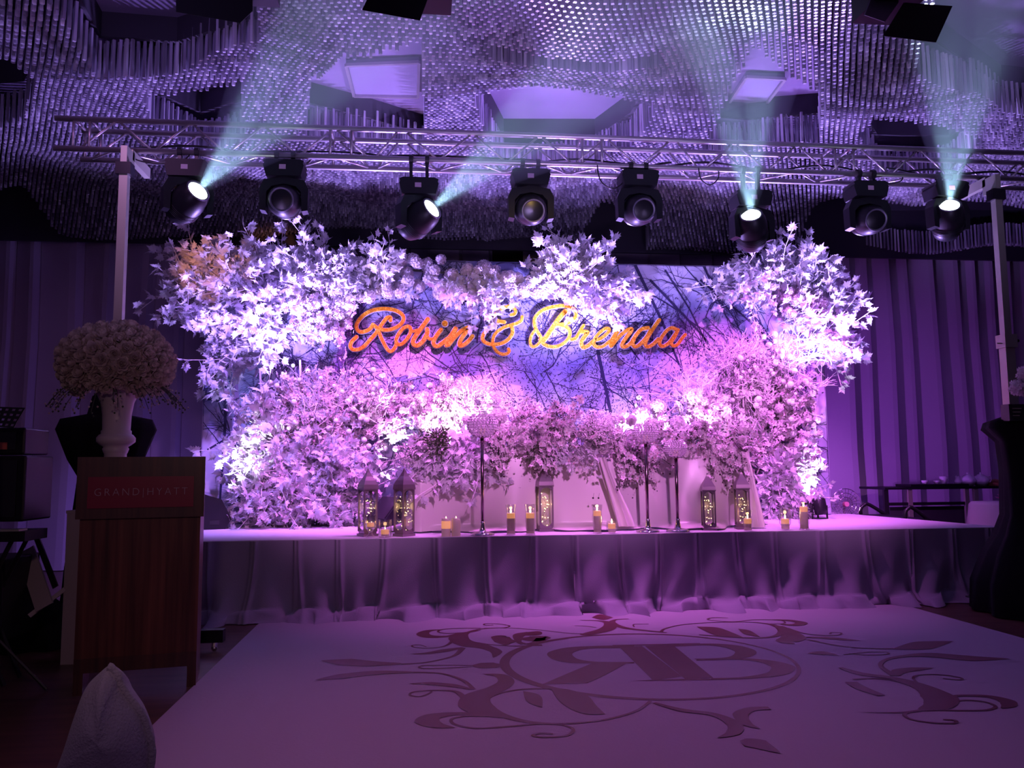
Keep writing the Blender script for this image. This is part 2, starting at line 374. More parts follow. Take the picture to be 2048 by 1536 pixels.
# dark bulkheads rim the openings between the rod fields
nb = 0
for hi in (0, 1, 2, 3, 5, 6, 7, 8, 9, 10, 11, 12):
    P = HW[hi]; mb = MB(); c = Vector((sum(p[0] for p in P)/len(P), sum(p[1] for p in P)/len(P), 0))
    P3 = [c+(Vector((x, y, 0))-c)*1.02 for x, y in P]
    n = len(P3); zb = RZ+.36
    vs = []
    for p in P3:
        q = p+(p-c).normalized()*.05
        vs += [(p.x, p.y, zb), (q.x, q.y, zb), (q.x, q.y, CZ), (p.x, p.y, CZ)]
    fs = []
    for i in range(n):
        j = (i+1) % n
        for k in range(4): fs.append((i*4+k, j*4+k, j*4+(k+1) % 4, i*4+(k+1) % 4))
    mb.add(vs, fs, 'fin'); nb += 1; struct(mb.build('trim_%d' % nb))
mb = MB(); mb.box((-8.9, 11.22, 4.28), (10.9, 11.27, CZ), 'fin'); struct(mb.build('trim_%d' % (nb+1)))  # added dark strip that makes the dim band behind the back rods
# flat framed grilles on the slab inside two openings
def grille(P, label):
    mb = MB(); q = [atZ(x, y, CZ-.05) for x, y in P]
    th = Vector((0, 0, .045)); mb.add(q+[p+th for p in q], [(0, 1, 2, 3), (4, 7, 6, 5), (0, 4, 5, 1), (1, 5, 6, 2), (2, 6, 7, 3), (3, 7, 4, 0)], 'panel')
    t = thing('ceiling_panel', sum(q, Vector())/4, label, 'ceiling panel', 'framed panels in the ceiling openings')
    o = mb.build('panel_face'); o.parent = t; o.matrix_parent_inverse = Matrix.Translation(-t.location)
    fr = MB()
    for i in range(4): fr.tube([q[i]-Vector((0, 0, .012)), q[(i+1) % 4]-Vector((0, 0, .012))], .02, 'alu', 4)
    o = fr.build('panel_frame'); o.parent = t; o.matrix_parent_inverse = Matrix.Translation(-t.location)
grille([(692, 128), (838, 122), (836, 192), (708, 190)], 'framed rectangular ceiling panel in the opening left of centre')
grille([(1492, 152), (1570, 156), (1520, 222), (1446, 222)], 'framed slanted ceiling panel in the opening right of centre')
# ------------------------------------------------------------------ stage
SX0, SX1, SY0, SY1 = -2.5, 5.50, 7.33, 10.6
stage = thing('stage', (1, 9, 0), 'low white carpeted stage with a pleated grey skirt', 'stage')
def child(o, p):
    o.parent = p; o.matrix_parent_inverse = p.matrix_basis.inverted() if p.type == 'EMPTY' else o.matrix_parent_inverse; return o
def kid(mb, name, p, smooth=False): bpy.context.view_layer; o = mb.build(name, None, smooth); o.parent = p; o.matrix_parent_inverse = (Matrix.Translation(p.location) @ p.rotation_euler.to_matrix().to_4x4()).inverted(); return o
mb = MB()
top = [(SX0, SY0), (SX1, SY0), (5.15, SY1), (SX0, SY1)]
mb.add([(x, y, STZ) for x, y in top]+[(x, y, STZ-.06) for x, y in top], [(0, 1, 2, 3), (7, 6, 5, 4), (0, 4, 5, 1), (1, 5, 6, 2), (2, 6, 7, 3), (3, 7, 4, 0)], 'deck'); kid(mb, 'deck', stage)
Rs = random.Random(4)
px_ = [SX0]
while px_[-1] < SX1+.2: px_.append(px_[-1]+Rs.uniform(.34, .45))
amp = [Rs.uniform(.6, 1.3) for _ in px_]; ph = [Rs.uniform(-1, 1) for _ in px_]
def skirt_fn(u, v):
    x = SX0+u*(SX1-SX0); z = (STZ-.004)*(1-v)
    i = 0
    while i < len(px_)-2 and px_[i+1] < x: i += 1
    t = (x-px_[i])/(px_[i+1]-px_[i]); a = amp[i]*(1-t)+amp[i+1]*t
    # overlapping pleat: a proud strip near the seam, smooth belly between
    seam = math.exp(-((t-.06)/.05)**2)+math.exp(-((t-.98)/.03)**2)*.8
    belly = math.sin(pi*t)**2
    y = -.045*seam*(1-.3*v) - (.012+.13*v*v*a)*belly*(.25+.75*v) - .05*v*v
    y += -.03*v*v*math.sin(9*x+5*v+ph[i]*3)-.02*v*math.sin(23*x+9*v)*v
    hem = max(0, (v-.86)/.14)
    y -= hem**1.3*(.09+.05*math.sin(7*x+1.3)+.05*math.sin(19*x+2))
    fold = .055*math.sin(pi*min(1, hem*1.02))*(1+math.sin(13*x+ph[i]*2+5*hem))*.6
    z = z*(1-.25*hem)+fold if hem < 1 else .0
    xx = x+.07*v*v*math.sin(5*x+ph[i])+.03*hem*math.sin(31*x)
    return (xx, SY0-.012+y, max(z, .0065+.001*math.sin(50*x)))
mb = MB(); mb.grid(skirt_fn, 900, 26, 'skirt'); kid(mb, 'skirt', stage, True)
mb = MB()
def skr(u, v):
    y = SY0+u*(SY1-SY0); x = SX1+(5.15-SX1)*u; return (x+.01+.02*math.sin(18*y)*(.4+v)+.05*v, y, (STZ-.004)*(1-v)+.002)
mb.grid(skr, 160, 6, 'skirt'); kid(mb, 'side_skirt', stage, True)
# ------------------------------------------------------------------ carpet with emblem
mb = MB()
c4 = [Vector((-1.31, 7.27, 0)), Vector((4.32, 7.27, 0)), Vector((4.32, 2.9, 0)), Vector((-1.31, 2.9, 0))]
mb.box((-1.31, 1.2, .0), (4.32, 7.20, .006), 'carpet')
EZ = .0075
EL = [0]
def up():
    EL[0] += .00003; return Vector((0, 0, EL[0]))
def fz(x, y): p = atZ(x, y, EZ); return Vector((p.x, p.y, EZ))
def z7(x, y): return fz(600+x/2.7676, 1180+y/2.7676)
def z8(x, y): return fz(1308+x/2.7676, 1180+y/2.7676)
def rib(pts, w, tr=z7, taper=True, n=8, wts=None):
    P = [tr(x, y) for x, y in pts]; P = [Vector(p) for p in spline(P, n)]; N = len(P); vs = []
    for i, p in enumerate(P):
        t = (P[min(i+1, N-1)]-P[max(i-1, 0)]).normalized(); nn = Vector((-t.y, t.x, 0)); u = i/(N-1)
        if wts:
            k = u*(len(wts)-1); a = int(min(k, len(wts)-2)); ww = wts[a]+(wts[a+1]-wts[a])*(k-a)
        else: ww = w
        vs += [p+nn*ww/2, p-nn*ww/2]
    k_ = up(); vs = [v+k_ for v in vs]
    mb.add(vs, [(2*i, 2*i+1, 2*i+3, 2*i+2) for i in range(N-1)], 'emblem')
def between(A, B, tr, n=6):
    A = spline([tr(*p) for p in A], n); B = spline([tr(*p) for p in B], n); k = min(len(A), len(B))
    ia = [A[int(i*(len(A)-1)/(k-1))] for i in range(k)]; ib = [B[int(i*(len(B)-1)/(k-1))] for i in range(k)]
    k_ = up(); mb.add([Vector(v)+k_ for v in ia+ib], [(i, i+1, k+i+1, k+i) for i in range(k-1)], 'emblem')
# ring
cA, cB, cL, cR = fz(1308, 1266), fz(1308, 1401), fz(1006, 1323), fz(1625, 1340)
cc = Vector(((cL.x+cR.x)/2, (cA.y+cB.y)/2, EZ)); ra = (cR.x-cL.x)/2; rb = (cA.y-cB.y)/2
N = 120; vs = []
for i in range(N):
    a = 2*pi*i/N; w = .016+.016*max(0, -math.cos(a)); w *= (1 if math.cos(a) < .8 else .8)
    vs += [cc+Vector(((ra+w)*math.cos(a), (rb+w)*math.sin(a), 0)), cc+Vector(((ra-w)*math.cos(a), (rb-w)*math.sin(a), 0))]
mb.add(vs, [(2*i, 2*i+1, (2*i+3) % (2*N), (2*i+2) % (2*N)) for i in range(N)], 'emblem')
# reversed R
between([(1850, 306), (1650, 309), (1480, 318), (1385, 340), (1370, 362), (1420, 390), (1540, 405), (1850, 406)], [(1850, 322), (1650, 322), (1560, 330), (1512, 348), (1512, 365), (1550, 385), (1650, 397), (1850, 398)], z7)
between([(1620, 404), (1480, 462), (1340, 522)], [(1810, 404), (1700, 465), (1590, 515)], z7)
def quad(P): k_ = up(); mb.add([fz(*p)+k_ for p in P], [(0, 1, 2, 3)], 'emblem')
quad([(1238, 1293), (1284, 1292), (1364, 1353), (1306, 1361)])
quad([(1266, 1362), (1306, 1359), (1420, 1357), (1420, 1360)])
quad([(1290, 1292), (1346, 1290), (1427, 1356), (1370, 1358)])
quad([(1225, 1292), (1225, 1290), (1400, 1286), (1400, 1289)])
between([(100, 301), (300, 296), (450, 305), (540, 325), (568, 348), (530, 370), (430, 382), (240, 386)], [(110, 313), (280, 306), (380, 315), (440, 335), (447, 350), (420, 368), (350, 377), (220, 380)], z8)
between([(240, 384), (480, 378), (650, 390), (770, 418), (775, 445), (720, 470), (560, 488), (300, 498)], [(232, 392), (440, 385), (570, 396), (640, 420), (645, 440), (610, 462), (480, 482), (320, 488)], z8)
# scrolls, left half
rib([(1340, 305), (1180, 310), (1040, 300), (950, 285), (915, 262), (930, 235), (1010, 215), (1150, 210), (1330, 222), (1480, 238), (1560, 242)], .02, z7, wts=[.05, .02, .02, .03, .05, .04, .02, .015, .012, .012, .012])
rib([(1070, 375), (1085, 340), (1010, 312), (920, 295), (870, 265), (905, 240), (1000, 222)], 0, z7, wts=[.0, .08, .10, .17, .15, .12, .05, .01])
rib([(890, 238), (820, 256), (720, 258), (680, 243), (710, 226), (790, 219)], 0, z7, wts=[.06, .05, .10, .10, .07, .0])
rib([(1000, 212), (880, 212), (790, 218), (765, 232), (820, 240), (930, 234)], .02, z7)
rib([(1020, 212), (1130, 208), (1160, 198), (1100, 188), (1030, 186), (1020, 194), (1070, 194)], .015, z7)
rib([(860, 255), (840, 285), (800, 310), (720, 322), (640, 318), (620, 308), (660, 303), (700, 315)], 0, z7, wts=[.05, .03, .02, .014, .014, .014, .012, .01])
rib([(905, 318), (800, 335), (700, 350), (608, 353)], 0, z7, wts=[.03, .09, .05, .0])
rib([(900, 320), (850, 365), (700, 400), (560, 410)], 0, z7, wts=[.05, .03, .02, .03])
rib([(560, 408), (400, 408), (250, 398), (115, 390)], 0, z7, wts=[.03, .14, .18, .0])
rib([(960, 418), (830, 416), (690, 418), (660, 428), (720, 435), (950, 425)], .015, z7)
rib([(955, 418), (1000, 418), (1080, 416), (1118, 412)], 0, z7, wts=[.02, .14, .14, .02])
rib([(1240, 300), (1210, 285), (1215, 250), (1290, 240), (1320, 228)], 0, z7, wts=[.06, .04, .10, .16, .02])
rib([(1215, 270), (1290, 270), (1345, 265), (1300, 290), (1240, 300)], 0, z7, wts=[.02, .2, .12, .05, .02])
rib([(1140, 305), (1130, 285), (1110, 260), (1145, 255)], 0, z7, wts=[.02, .14, .14, .0])
rib([(1120, 300), (1160, 285), (1130, 265)], 0, z7, wts=[.02, .1, .02])
# bud at the top
between([(1615, 152), (1660, 135), (1735, 152)], [(1615, 152), (1680, 166), (1735, 152)], z7)
rib([(1550, 168), (1650, 170), (1715, 185), (1700, 215), (1600, 242), (1550, 246)], 0, z7, wts=[.01, .03, .10, .12, .09, .03])
rib([(1820, 160), (1745, 165), (1730, 185), (1800, 210), (1920, 225), (2030, 236)], 0, z7, wts=[.01, .03, .07, .06, .04, .03])
rib([(1520, 198), (1580, 200), (1640, 208)], .012, z7); rib([(1930, 188), (1850, 190), (1850, 205)], .012, z7)
# lower left scrolls
rib([(1400, 545), (1250, 548), (1130, 565), (1040, 600), (1050, 650), (1140, 700), (1300, 735), (1500, 738), (1700, 715), (1860, 670), (1940, 615)], .02, z7, wts=[.02, .02, .02, .03, .06, .05, .03, .02, .02, .02, .02])
rib([(1010, 465), (1110, 475), (1140, 510), (1080, 550), (980, 590), (960, 640), (1020, 680), (1130, 705)], 0, z7, wts=[.0, .08, .10, .12, .16, .16, .10, .02])
rib([(1130, 702), (1000, 690), (860, 685), (740, 700), (705, 725), (760, 750), (860, 762)], 0, z7, wts=[.02, .05, .05, .10, .13, .08, .0])
rib([(1080, 700), (920, 698), (840, 715), (860, 745), (980, 765), (1160, 755), (1310, 742), (1440, 745), (1510, 770), (1480, 805), (1350, 815), (1290, 805), (1330, 793), (1400, 797)], .018, z7)
rib([(940, 660), (910, 600), (860, 562), (760, 555), (640, 562), (608, 580), (660, 590), (710, 575), (730, 560)], 0, z7, wts=[.05, .04, .03, .02, .015, .015, .015, .015, .01])
rib([(945, 550), (850, 530), (720, 518), (600, 518)], 0, z7, wts=[.02, .06, .06, .0])
rib([(960, 550), (900, 500), (780, 462), (620, 455)], 0, z7, wts=[.03, .025, .02, .03])
rib([(620, 455), (420, 458), (230, 478), (80, 500)], 0, z7, wts=[.03, .10, .12, .0])
between([(1390, 545), (1480, 550), (1590, 585), (1640, 640), (1690, 688)], [(1390, 545), (1430, 610), (1500, 660), (1590, 688), (1690, 688)], z7)
between([(1235, 560), (1310, 575), (1340, 600), (1342, 650)], [(1235, 560), (1250, 610), (1290, 635), (1342, 650)], z7)
# right half scrolls
rib([(40, 235), (60, 215), (160, 192), (330, 180), (520, 178), (640, 190), (700, 215), (690, 248), (600, 265), (450, 262), (250, 248)], .02, z8, wts=[.03, .02, .015, .015, .015, .04, .06, .05, .03, .03, .02])
between([(235, 203), (350, 208), (430, 235), (500, 265)], [(235, 203), (300, 235), (370, 258), (500, 265)], z8)
between([(465, 215), (530, 225), (590, 262)], [(465, 215), (500, 245), (590, 262)], z8)
rib([(640, 188), (720, 185), (700, 168), (560, 165), (440, 176), (320, 168), (300, 160), (340, 153), (410, 155)], .016, z8)
rib([(700, 190), (780, 194), (815, 182), (740, 168), (620, 165)], 0, z8, wts=[.03, .08, .10, .06, .0])
rib([(690, 200), (750, 235), (770, 265), (730, 285), (780, 300)], 0, z8, wts=[.06, .14, .18, .14, .0])
rib([(740, 210), (830, 240), (940, 252), (1020, 250), (1035, 238), (985, 235), (975, 245)], .016, z8)
rib([(820, 262), (950, 265), (1060, 275), (1145, 280)], 0, z8, wts=[.02, .07, .07, .0])
rib([(850, 275), (1000, 305), (1150, 322), (1330, 325)], 0, z8, wts=[.03, .025, .02, .03])
between([(1330, 322), (1430, 290), (1540, 284), (1660, 284)], [(1330, 328), (1430, 330), (1540, 325), (1660, 284)], z8)
rib([(850, 352), (930, 350), (1020, 362)], 0, z8, wts=[.0, .12, .0])
rib([(1050, 358), (1180, 345), (1280, 345), (1290, 355), (1180, 360), (1080, 352)], .015, z8)
rib([(1970, 381), (1750, 378), (1550, 362), (1400, 365), (1290, 385), (1255, 420), (1330, 475)], 0, z8, wts=[.0, .16, .14, .05, .03, .03, .05])
rib([(1550, 432), (1450, 438), (1360, 450), (1345, 475)], 0, z8, wts=[.0, .08, .09, .03])
rib([(1030, 430), (1150, 465), (1330, 490), (1480, 535), (1580, 595), (1570, 640), (1480, 665)], 0, z8, wts=[.03, .07, .06, .11, .19, .14, .04])
rib([(1100, 495), (1230, 490), (1360, 510), (1480, 560), (1540, 620), (1500, 658), (1380, 678), (1110, 678)], 0, z8, wts=[.02, .02, .02, .02, .03, .03, .02, .0])
rib([(1590, 590), (1480, 530), (1435, 485), (1500, 468), (1620, 472), (1700, 488), (1690, 498), (1600, 490)], .016, z8)
rib([(1590, 600), (1700, 585), (1850, 590), (1950, 615), (1960, 640), (1920, 655)], 0, z8, wts=[.05, .03, .05, .09, .07, .0])
rib([(1600, 640), (1700, 612), (1820, 618), (1890, 645), (1840, 665), (1700, 668), (1500, 665), (1390, 685), (1420, 715), (1540, 735), (1660, 738), (1665, 722), (1600, 718)], .02, z8)
rib([(1090, 510), (1150, 545), (1260, 585)], 0, z8, wts=[.07, .08, .05])
rib([(640, 655), (540, 660), (480, 690), (510, 740), (590, 770)], 0, z8, wts=[.05, .06, .08, .06, .0])
rib([(0, 625), (150, 665), (330, 690), (440, 740), (440, 790), (350, 820)], 0, z8, wts=[.02, .05, .05, .08, .07, .0])
rib([(490, 830), (560, 850), (700, 905)], 0, z8, wts=[.04, .14, .0])
tag(mb.build('dance_floor_carpet'), 'wide white floor carpet with a brown scrollwork monogram in front of the stage', 'carpet')
# ------------------------------------------------------------------ printed backdrop
mb = MB(); BX0, BX1 = -2.42, 4.93; BZ1 = 3.70
mb.box((BX0, BDY, STZ), (BX1, BDY+.12, BZ1), 'print')
Rb = random.Random(21)
def rb2(P, w0, w1, m, dy):
    vs = []; n = len(P)
    for i, (x, z) in enumerate(P):
        a = P[min(i+1, n-1)]; b = P[max(i-1, 0)]; tx, tz = a[0]-b[0], a[1]-b[1]; l = math.hypot(tx, tz) or 1; w = w0+(w1-w0)*i/(n-1)
        x = min(max(x, BX0+.01), BX1-.01); z = min(max(z, STZ+.01), BZ1-.01)
        vs += [(x-tz/l*w, BDY-dy, z+tx/l*w), (x+tz/l*w, BDY-dy, z-tx/l*w)]
    mb.add(vs, [(2*i, 2*i+1, 2*i+3, 2*i+2) for i in range(n-1)], m)
DO = [0]
def drift(c, rx, rz_, rot=0):
    DO[0] += .0002
    vs = []; n = 22; p0 = Rb.uniform(0, 6)
    for k in range(n):
        a = 2*pi*k/n; q = 1+.12*math.sin(3*a+p0)+.08*math.sin(7*a)
        u, v = rx*q*math.cos(a), rz_*q*math.sin(a)
        x, z = c[0]+u*math.cos(rot)-v*math.sin(rot), c[1]+u*math.sin(rot)+v*math.cos(rot)
        vs.append((min(max(x, BX0+.01), BX1-.01), BDY-.002-DO[0], min(max(z, STZ+.01), BZ1-.01)))
    mb.add(vs, [tuple(range(n))], 'snow')
def bdp(x, y): p = atY(x, y, BDY); return (p.x, p.z)
for (x, y, rx, rz_, ro) in [(1330, 760, .75, .22, .9), (1270, 830, .5, .16, .9), (1380, 715, .3, .14, .6), (960, 790, .5, .22, .1), (1130, 880, .8, .2, 0), (440, 940, .25, .35, 0), (820, 720, .3, .2, .4), (1230, 720, .25, .06, -.2)]: drift(bdp(x, y), rx, rz_, ro)
TW = [0]
def twig(x, z, a, l, w, d):
    if TW[0] > 9000: return
    P = [(x, z)]; n = 5
    for i in range(n):
        a += Rb.gauss(0, .16); x += math.cos(a)*l/n; z += math.sin(a)*l/n; P.append((x, z))
    rb2(P, w, w*.55, 'twig', .003+Rb.random()*.002); TW[0] += 1
    if d > 0:
        for k in range(Rb.choice((2, 3, 3, 4))):
            i = Rb.randint(1, n); q = P[i]; twig(q[0], q[1], a+Rb.choice((-1, 1))*Rb.uniform(.35, 1.1), l*Rb.uniform(.45, .75), w*.6, d-1)
for (x0, y0, x1, y1, w) in [(700, 600, 640, 1000, .06), (735, 560, 655, 900, .035), (600, 720, 590, 1000, .04), (560, 640, 540, 1040, .03), (470, 760, 480, 1000, .03), (1640, 620, 1560, 1000, .03)]:
    a, b = bdp(x0, y0), bdp(x1, y1); rb2([a, ((a[0]+b[0])/2+.02, (a[1]+b[1])/2), b], w, w*1.3, 'trunk', .0025)
for (x0, y0, x1, y1, w) in [(1300, 560, 1480, 760, .016), (1330, 540, 1420, 700, .012), (1400, 560, 1560, 700, .014), (1195, 700, 1240, 960, .022), (450, 700, 440, 1000, .02), (415, 900, 470, 860, .012), (980, 830, 960, 740, .008), (1270, 530, 1370, 760, .02), (1500, 620, 1620, 900, .02)]:
    a, b = bdp(x0, y0), bdp(x1, y1); rb2([a, ((a[0]+b[0])/2+.03, (a[1]+b[1])/2), b], w, w*.6, 'twig', .004)
for k in range(260):
    x = Rb.uniform(BX0+.1, BX1-.1); z = Rb.choice((Rb.uniform(STZ, 2.0), Rb.uniform(1.4, 3.6), Rb.uniform(2.2, 3.7)))
    right = x > 2.4
    a = Rb.choice((pi*.75, pi*.62, -pi*.25)) if right and Rb.random() < .6 else Rb.uniform(0, 2*pi)
    twig(x, z, a+Rb.gauss(0, .25), Rb.uniform(.35, .8), Rb.uniform(.004, .010), 3)
for k in range(4200):   # small dead leaves and buds of the print
    x = Rb.gauss(1.6, 1.3); z = Rb.uniform(1.2, 3.3)
    if not BX0+.05 < x < BX1-.05: continue
    a = Rb.uniform(0, pi); l = Rb.uniform(.008, .028); rb2([(x, z), (x+l*math.cos(a), z+l*math.sin(a))], .005, .003, 'twig', .0065)
tag(mb.build('backdrop'), 'tall printed backdrop of snowy woodland branches standing at the back of the stage', 'backdrop')
# ------------------------------------------------------------------ gold lettering
LY = BDY-.10
def tz1(x, y): p = atY(680+x/7.314, 590+y/7.314, LY); return (p.x, p.z)
def tz2(x, y): p = atY(940+x/8.533, 590+y/8.533, LY); return (p.x, p.z)
def tz3(x, y): p = atY(1120+x/7.314, 600+y/7.314, LY); return (p.x, p.z)
LO = [0]
def lstroke(mbs, P, w, tr):
    w = w*.0056; LO[0] = (LO[0]+1) % 5
    Q = spline([tr(*p) for p in P], 8); n = len(Q)
    for mb_, gx, y0, y1, m in ((mbs, 1, -.0006*LO[0], .022, 'gold'), (mbs, 1.28, .0225-.0001*LO[0], .034, 'white')):
        vs = []
        for i, (x, z) in enumerate(Q):
            a = Q[min(i+1, n-1)]; b = Q[max(i-1, 0)]; tx, tz = a[0]-b[0], a[1]-b[1]; l = math.hypot(tx, tz) or 1
            k = w*gx/2
            vs += [(x-tz/l*k, LY+y0, z+tx/l*k), (x+tz/l*k, LY+y0, z-tx/l*k), (x+tz/l*k, LY+y1, z-tx/l*k), (x-tz/l*k, LY+y1, z+tx/l*k)]
        fs = []
        for i in range(n-1):
            for k in range(4): fs.append((4*i+k, 4*i+(k+1) % 4, 4*i+4+(k+1) % 4, 4*i+4+k))
        mb_.add(vs, fs, m)
        for ci, (x, z) in enumerate((Q[0], Q[-1])):   # round ends
            mt = Matrix.Translation((x, LY, z)) @ Matrix.Rotation(pi/2, 4, 'X')
            r = w*gx/2; k = 14; vv = []
            for yy in (y0-.0004-.0005*ci, y1+.0004*ci):
                vv += [(x+r*math.cos(2*pi*i/k), LY+yy, z+r*math.sin(2*pi*i/k)) for i in range(k)]
            mb_.add(vv, [tuple(range(k)), tuple(range(k, 2*k))[::-1]]+[(i, (i+1) % k, k+(i+1) % k, k+i) for i in range(k)], m)
LET = [
 (tz1, [([(480, 430), (440, 490), (380, 525), (310, 540), (255, 510), (240, 440), (280, 360), (360, 280), (470, 225), (600, 200), (740, 205), (850, 240), (920, 300), (925, 370), (870, 440), (780, 490), (680, 510), (600, 500)], 7.2),
        ([(738, 370), (735, 325), (690, 330), (640, 385), (580, 470), (520, 560), (440, 650), (360, 740), (280, 790), (190, 795), (150, 750), (170, 680), (240, 610)], 7.2),
        ([(480, 435), (530, 470), (570, 540), (600, 620), (650, 720), (700, 800), (750, 820), (800, 770), (830, 700)], 7)]),
 (tz1, [([(990, 455), (920, 490), (850, 580), (820, 670), (850, 720), (910, 710), (980, 640), (1030, 550), (1030, 480), (990, 455)], 7), ([(1000, 460), (1060, 525), (1130, 510)], 5.5)]),
 (tz1, [([(1285, 350), (1220, 440), (1130, 560), (1070, 660), (1080, 720), (1130, 735), (1200, 690), (1250, 610), (1280, 545), (1275, 500)], 8.5), ([(1262, 560), (1300, 635), (1370, 640)], 6)]),
 (tz1, [([(1480, 505), (1420, 580), (1370, 670), (1385, 735), (1440, 740), (1510, 690), (1570, 640)], 8), ([(1533, 412), (1537, 418)], 11.5)]),
 (tz1, [([(1690, 490), (1640, 570), (1580, 660), (1560, 730)], 9), ([(1590, 725), (1680, 610), (1780, 520), (1870, 475), (1870, 510), (1800, 600), (1750, 690), (1760, 738), (1820, 720), (1880, 670), (1940, 600)], 8)]),
 (tz2, [([(705, 335), (760, 320), (780, 270), (740, 210), (670, 190), (590, 210), (500, 260), (435, 325), (430, 390), (490, 440), (590, 455)], 6.2),
        ([(590, 462), (480, 455), (380, 505), (280, 600), (220, 700), (230, 780), (310, 830), (440, 840), (570, 810), (670, 740), (725, 650), (725, 570), (700, 520)], 7),
        ([(890, 370), (880, 430), (800, 480), (700, 510), (580, 550), (470, 620), (410, 700), (390, 800), (410, 890), (470, 970), (560, 1010), (630, 1000), (670, 960), (660, 920)], 6.2)]),
 (tz2, [([(1250, 780), (1190, 680), (1130, 580), (1100, 480), (1110, 390), (1180, 300), (1300, 230), (1440, 195), (1580, 180), (1720, 205), (1800, 270), (1810, 350), (1760, 420), (1660, 480), (1560, 500), (1480, 500)], 6.8),
        ([(1480, 500), (1600, 520), (1680, 570), (1710, 650), (1680, 740), (1600, 820), (1500, 870), (1380, 880), (1270, 840), (1200, 760)], 6.8),
        ([(1120, 590), (1060, 670), (1030, 760), (1040, 850), (1090, 880), (1160, 840), (1230, 760)], 5.8), ([(1630, 275), (1560, 350), (1460, 480), (1360, 630), (1260, 770)], 9.5)]),
 (tz3, [([(345, 372), (290, 460), (230, 555), (170, 575)], 6.5), ([(330, 460), (390, 465), (405, 485), (350, 550), (315, 620), (345, 690), (420, 660), (490, 600)], 8)]),
 (tz3, [([(500, 590), (600, 560), (700, 480), (720, 425), (670, 415), (580, 480), (510, 570), (500, 650), (560, 688), (640, 670), (730, 600)], 6.5)]),
 (tz3, [([(860, 435), (800, 520), (745, 620), (755, 670)], 8), ([(770, 650), (860, 540), (960, 455), (1040, 420), (1045, 450), (970, 550), (910, 650), (940, 685), (1000, 660), (1080, 590)], 7.5)]),
 (tz3, [([(1290, 405), (1190, 430), (1110, 520), (1060, 610), (1100, 680), (1180, 640), (1270, 540), (1330, 440)], 7.5), ([(1455, 290), (1370, 410), (1290, 540), (1250, 640), (1290, 682), (1370, 640), (1440, 570)], 7.5)]),
 (tz3, [([(1720, 435), (1640, 405), (1560, 450), (1480, 560), (1460, 640), (1510, 675), (1600, 620), (1690, 500), (1730, 435)], 7), ([(1730, 440), (1680, 540), (1630, 620), (1660, 668), (1720, 650), (1780, 570), (1835, 505)], 6.5)])]
sp = atY(1035, 660, LY); sign = thing('name_sign', (sp.x, LY, sp.z), 'gold glitter script lettering with white edges reading Robin & Brenda', 'sign')
for tr, strokes in LET:
    mb = MB()
    for P, w in strokes: lstroke(mb, P, w, tr)
    for k in range(2):     # stand-off pins tie the letter to the print
        x, z = tr(*strokes[0][0][len(strokes[0][0])//2+k]); mb.box((x-.006, LY+.03, z-.006), (x+.006, BDY+.01, z+.006), 'white')
    kid(mb, 'letter', sign)
# ------------------------------------------------------------------ truss
TY = 7.10; TZ0, TZ1, TX0, TX1 = 3.965, 4.225, -3.06, 6.6; TD = .25
truss = thing('lighting_truss', (1.7, TY, TZ0), 'long aluminium box truss spanning above the front of the stage', 'truss')
for yy, zz in ((0, 0), (0, 1), (TD, 0), (TD, 1)):
    mb = MB(); z = TZ1 if zz else TZ0; x0 = TX0 if yy == 0 else TX0+.12
    mb.tube([(x0, TY+yy, z), (TX1, TY+yy, z)], .025, 'alu', 10); kid(mb, 'chord', truss, True)
nx = int((TX1-TX0-.3)/.30); st = (TX1-TX0-.3)/nx
for i in range(nx):
    xa = TX0+.2+i*st; xb = xa+st
    if i % 9 == 8: xa += .05; xb -= .05
    u, v = (TZ1, TZ0) if i % 2 else (TZ0, TZ1)
    for yy in (0, TD):
        mb = MB(); mb.tube([(xa, TY+yy, u), (xb, TY+yy, v)], .0095, 'alu', 6); kid(mb, 'diagonal_brace', truss, True)
    a, b = (0, TD) if i % 2 else (TD, 0)
    mb = MB(); mb.tube([(xa, TY+a, TZ0), (xb, TY+b, TZ0)], .0095, 'alu', 6); kid(mb, 'bottom_brace', truss, True)
for x in (TX0+.15, TX0+.28, -.78, -.60, 1.45, 1.63, 3.85, 4.03, 6.0):
    for yy in (0, TD):
        mb = MB(); mb.tube([(x, TY+yy, TZ0), (x, TY+yy, TZ1)], .012, 'alu', 6); kid(mb, 'upright', truss, True)
    mb = MB(); mb.tube([(x, TY, TZ1), (x, TY+TD, TZ1)], .012, 'alu', 6); kid(mb, 'crosspiece', truss, True)
Rc = random.Random(9)
for k, (xa, xb) in enumerate([(-2.7, -.9), (-1.2, .9), (.8, 2.3), (2.2, 3.9), (3.6, 5.3), (4.4, 6.3)]):
    P = []; n = 14
    for i in range(n+1):
        t = i/n; P.append((xa+(xb-xa)*t, TY+.12+.04*math.sin(9*t+k), TZ0+.05+.05*abs(math.sin(5*t+k))-.0*math.sin(pi*t)))
    mb = MB(); mb.tube(spline(P, 4), .011, 'blackm', 6)
    wh = ['leftmost run', 'second run from the left', 'run left of the middle', 'run right of the middle', 'second run from the right', 'rightmost run'][k]
    tag(mb.build('power_cable', None, True), 'black power cable lying along the truss, '+wh, 'cable', 'cables on the truss')
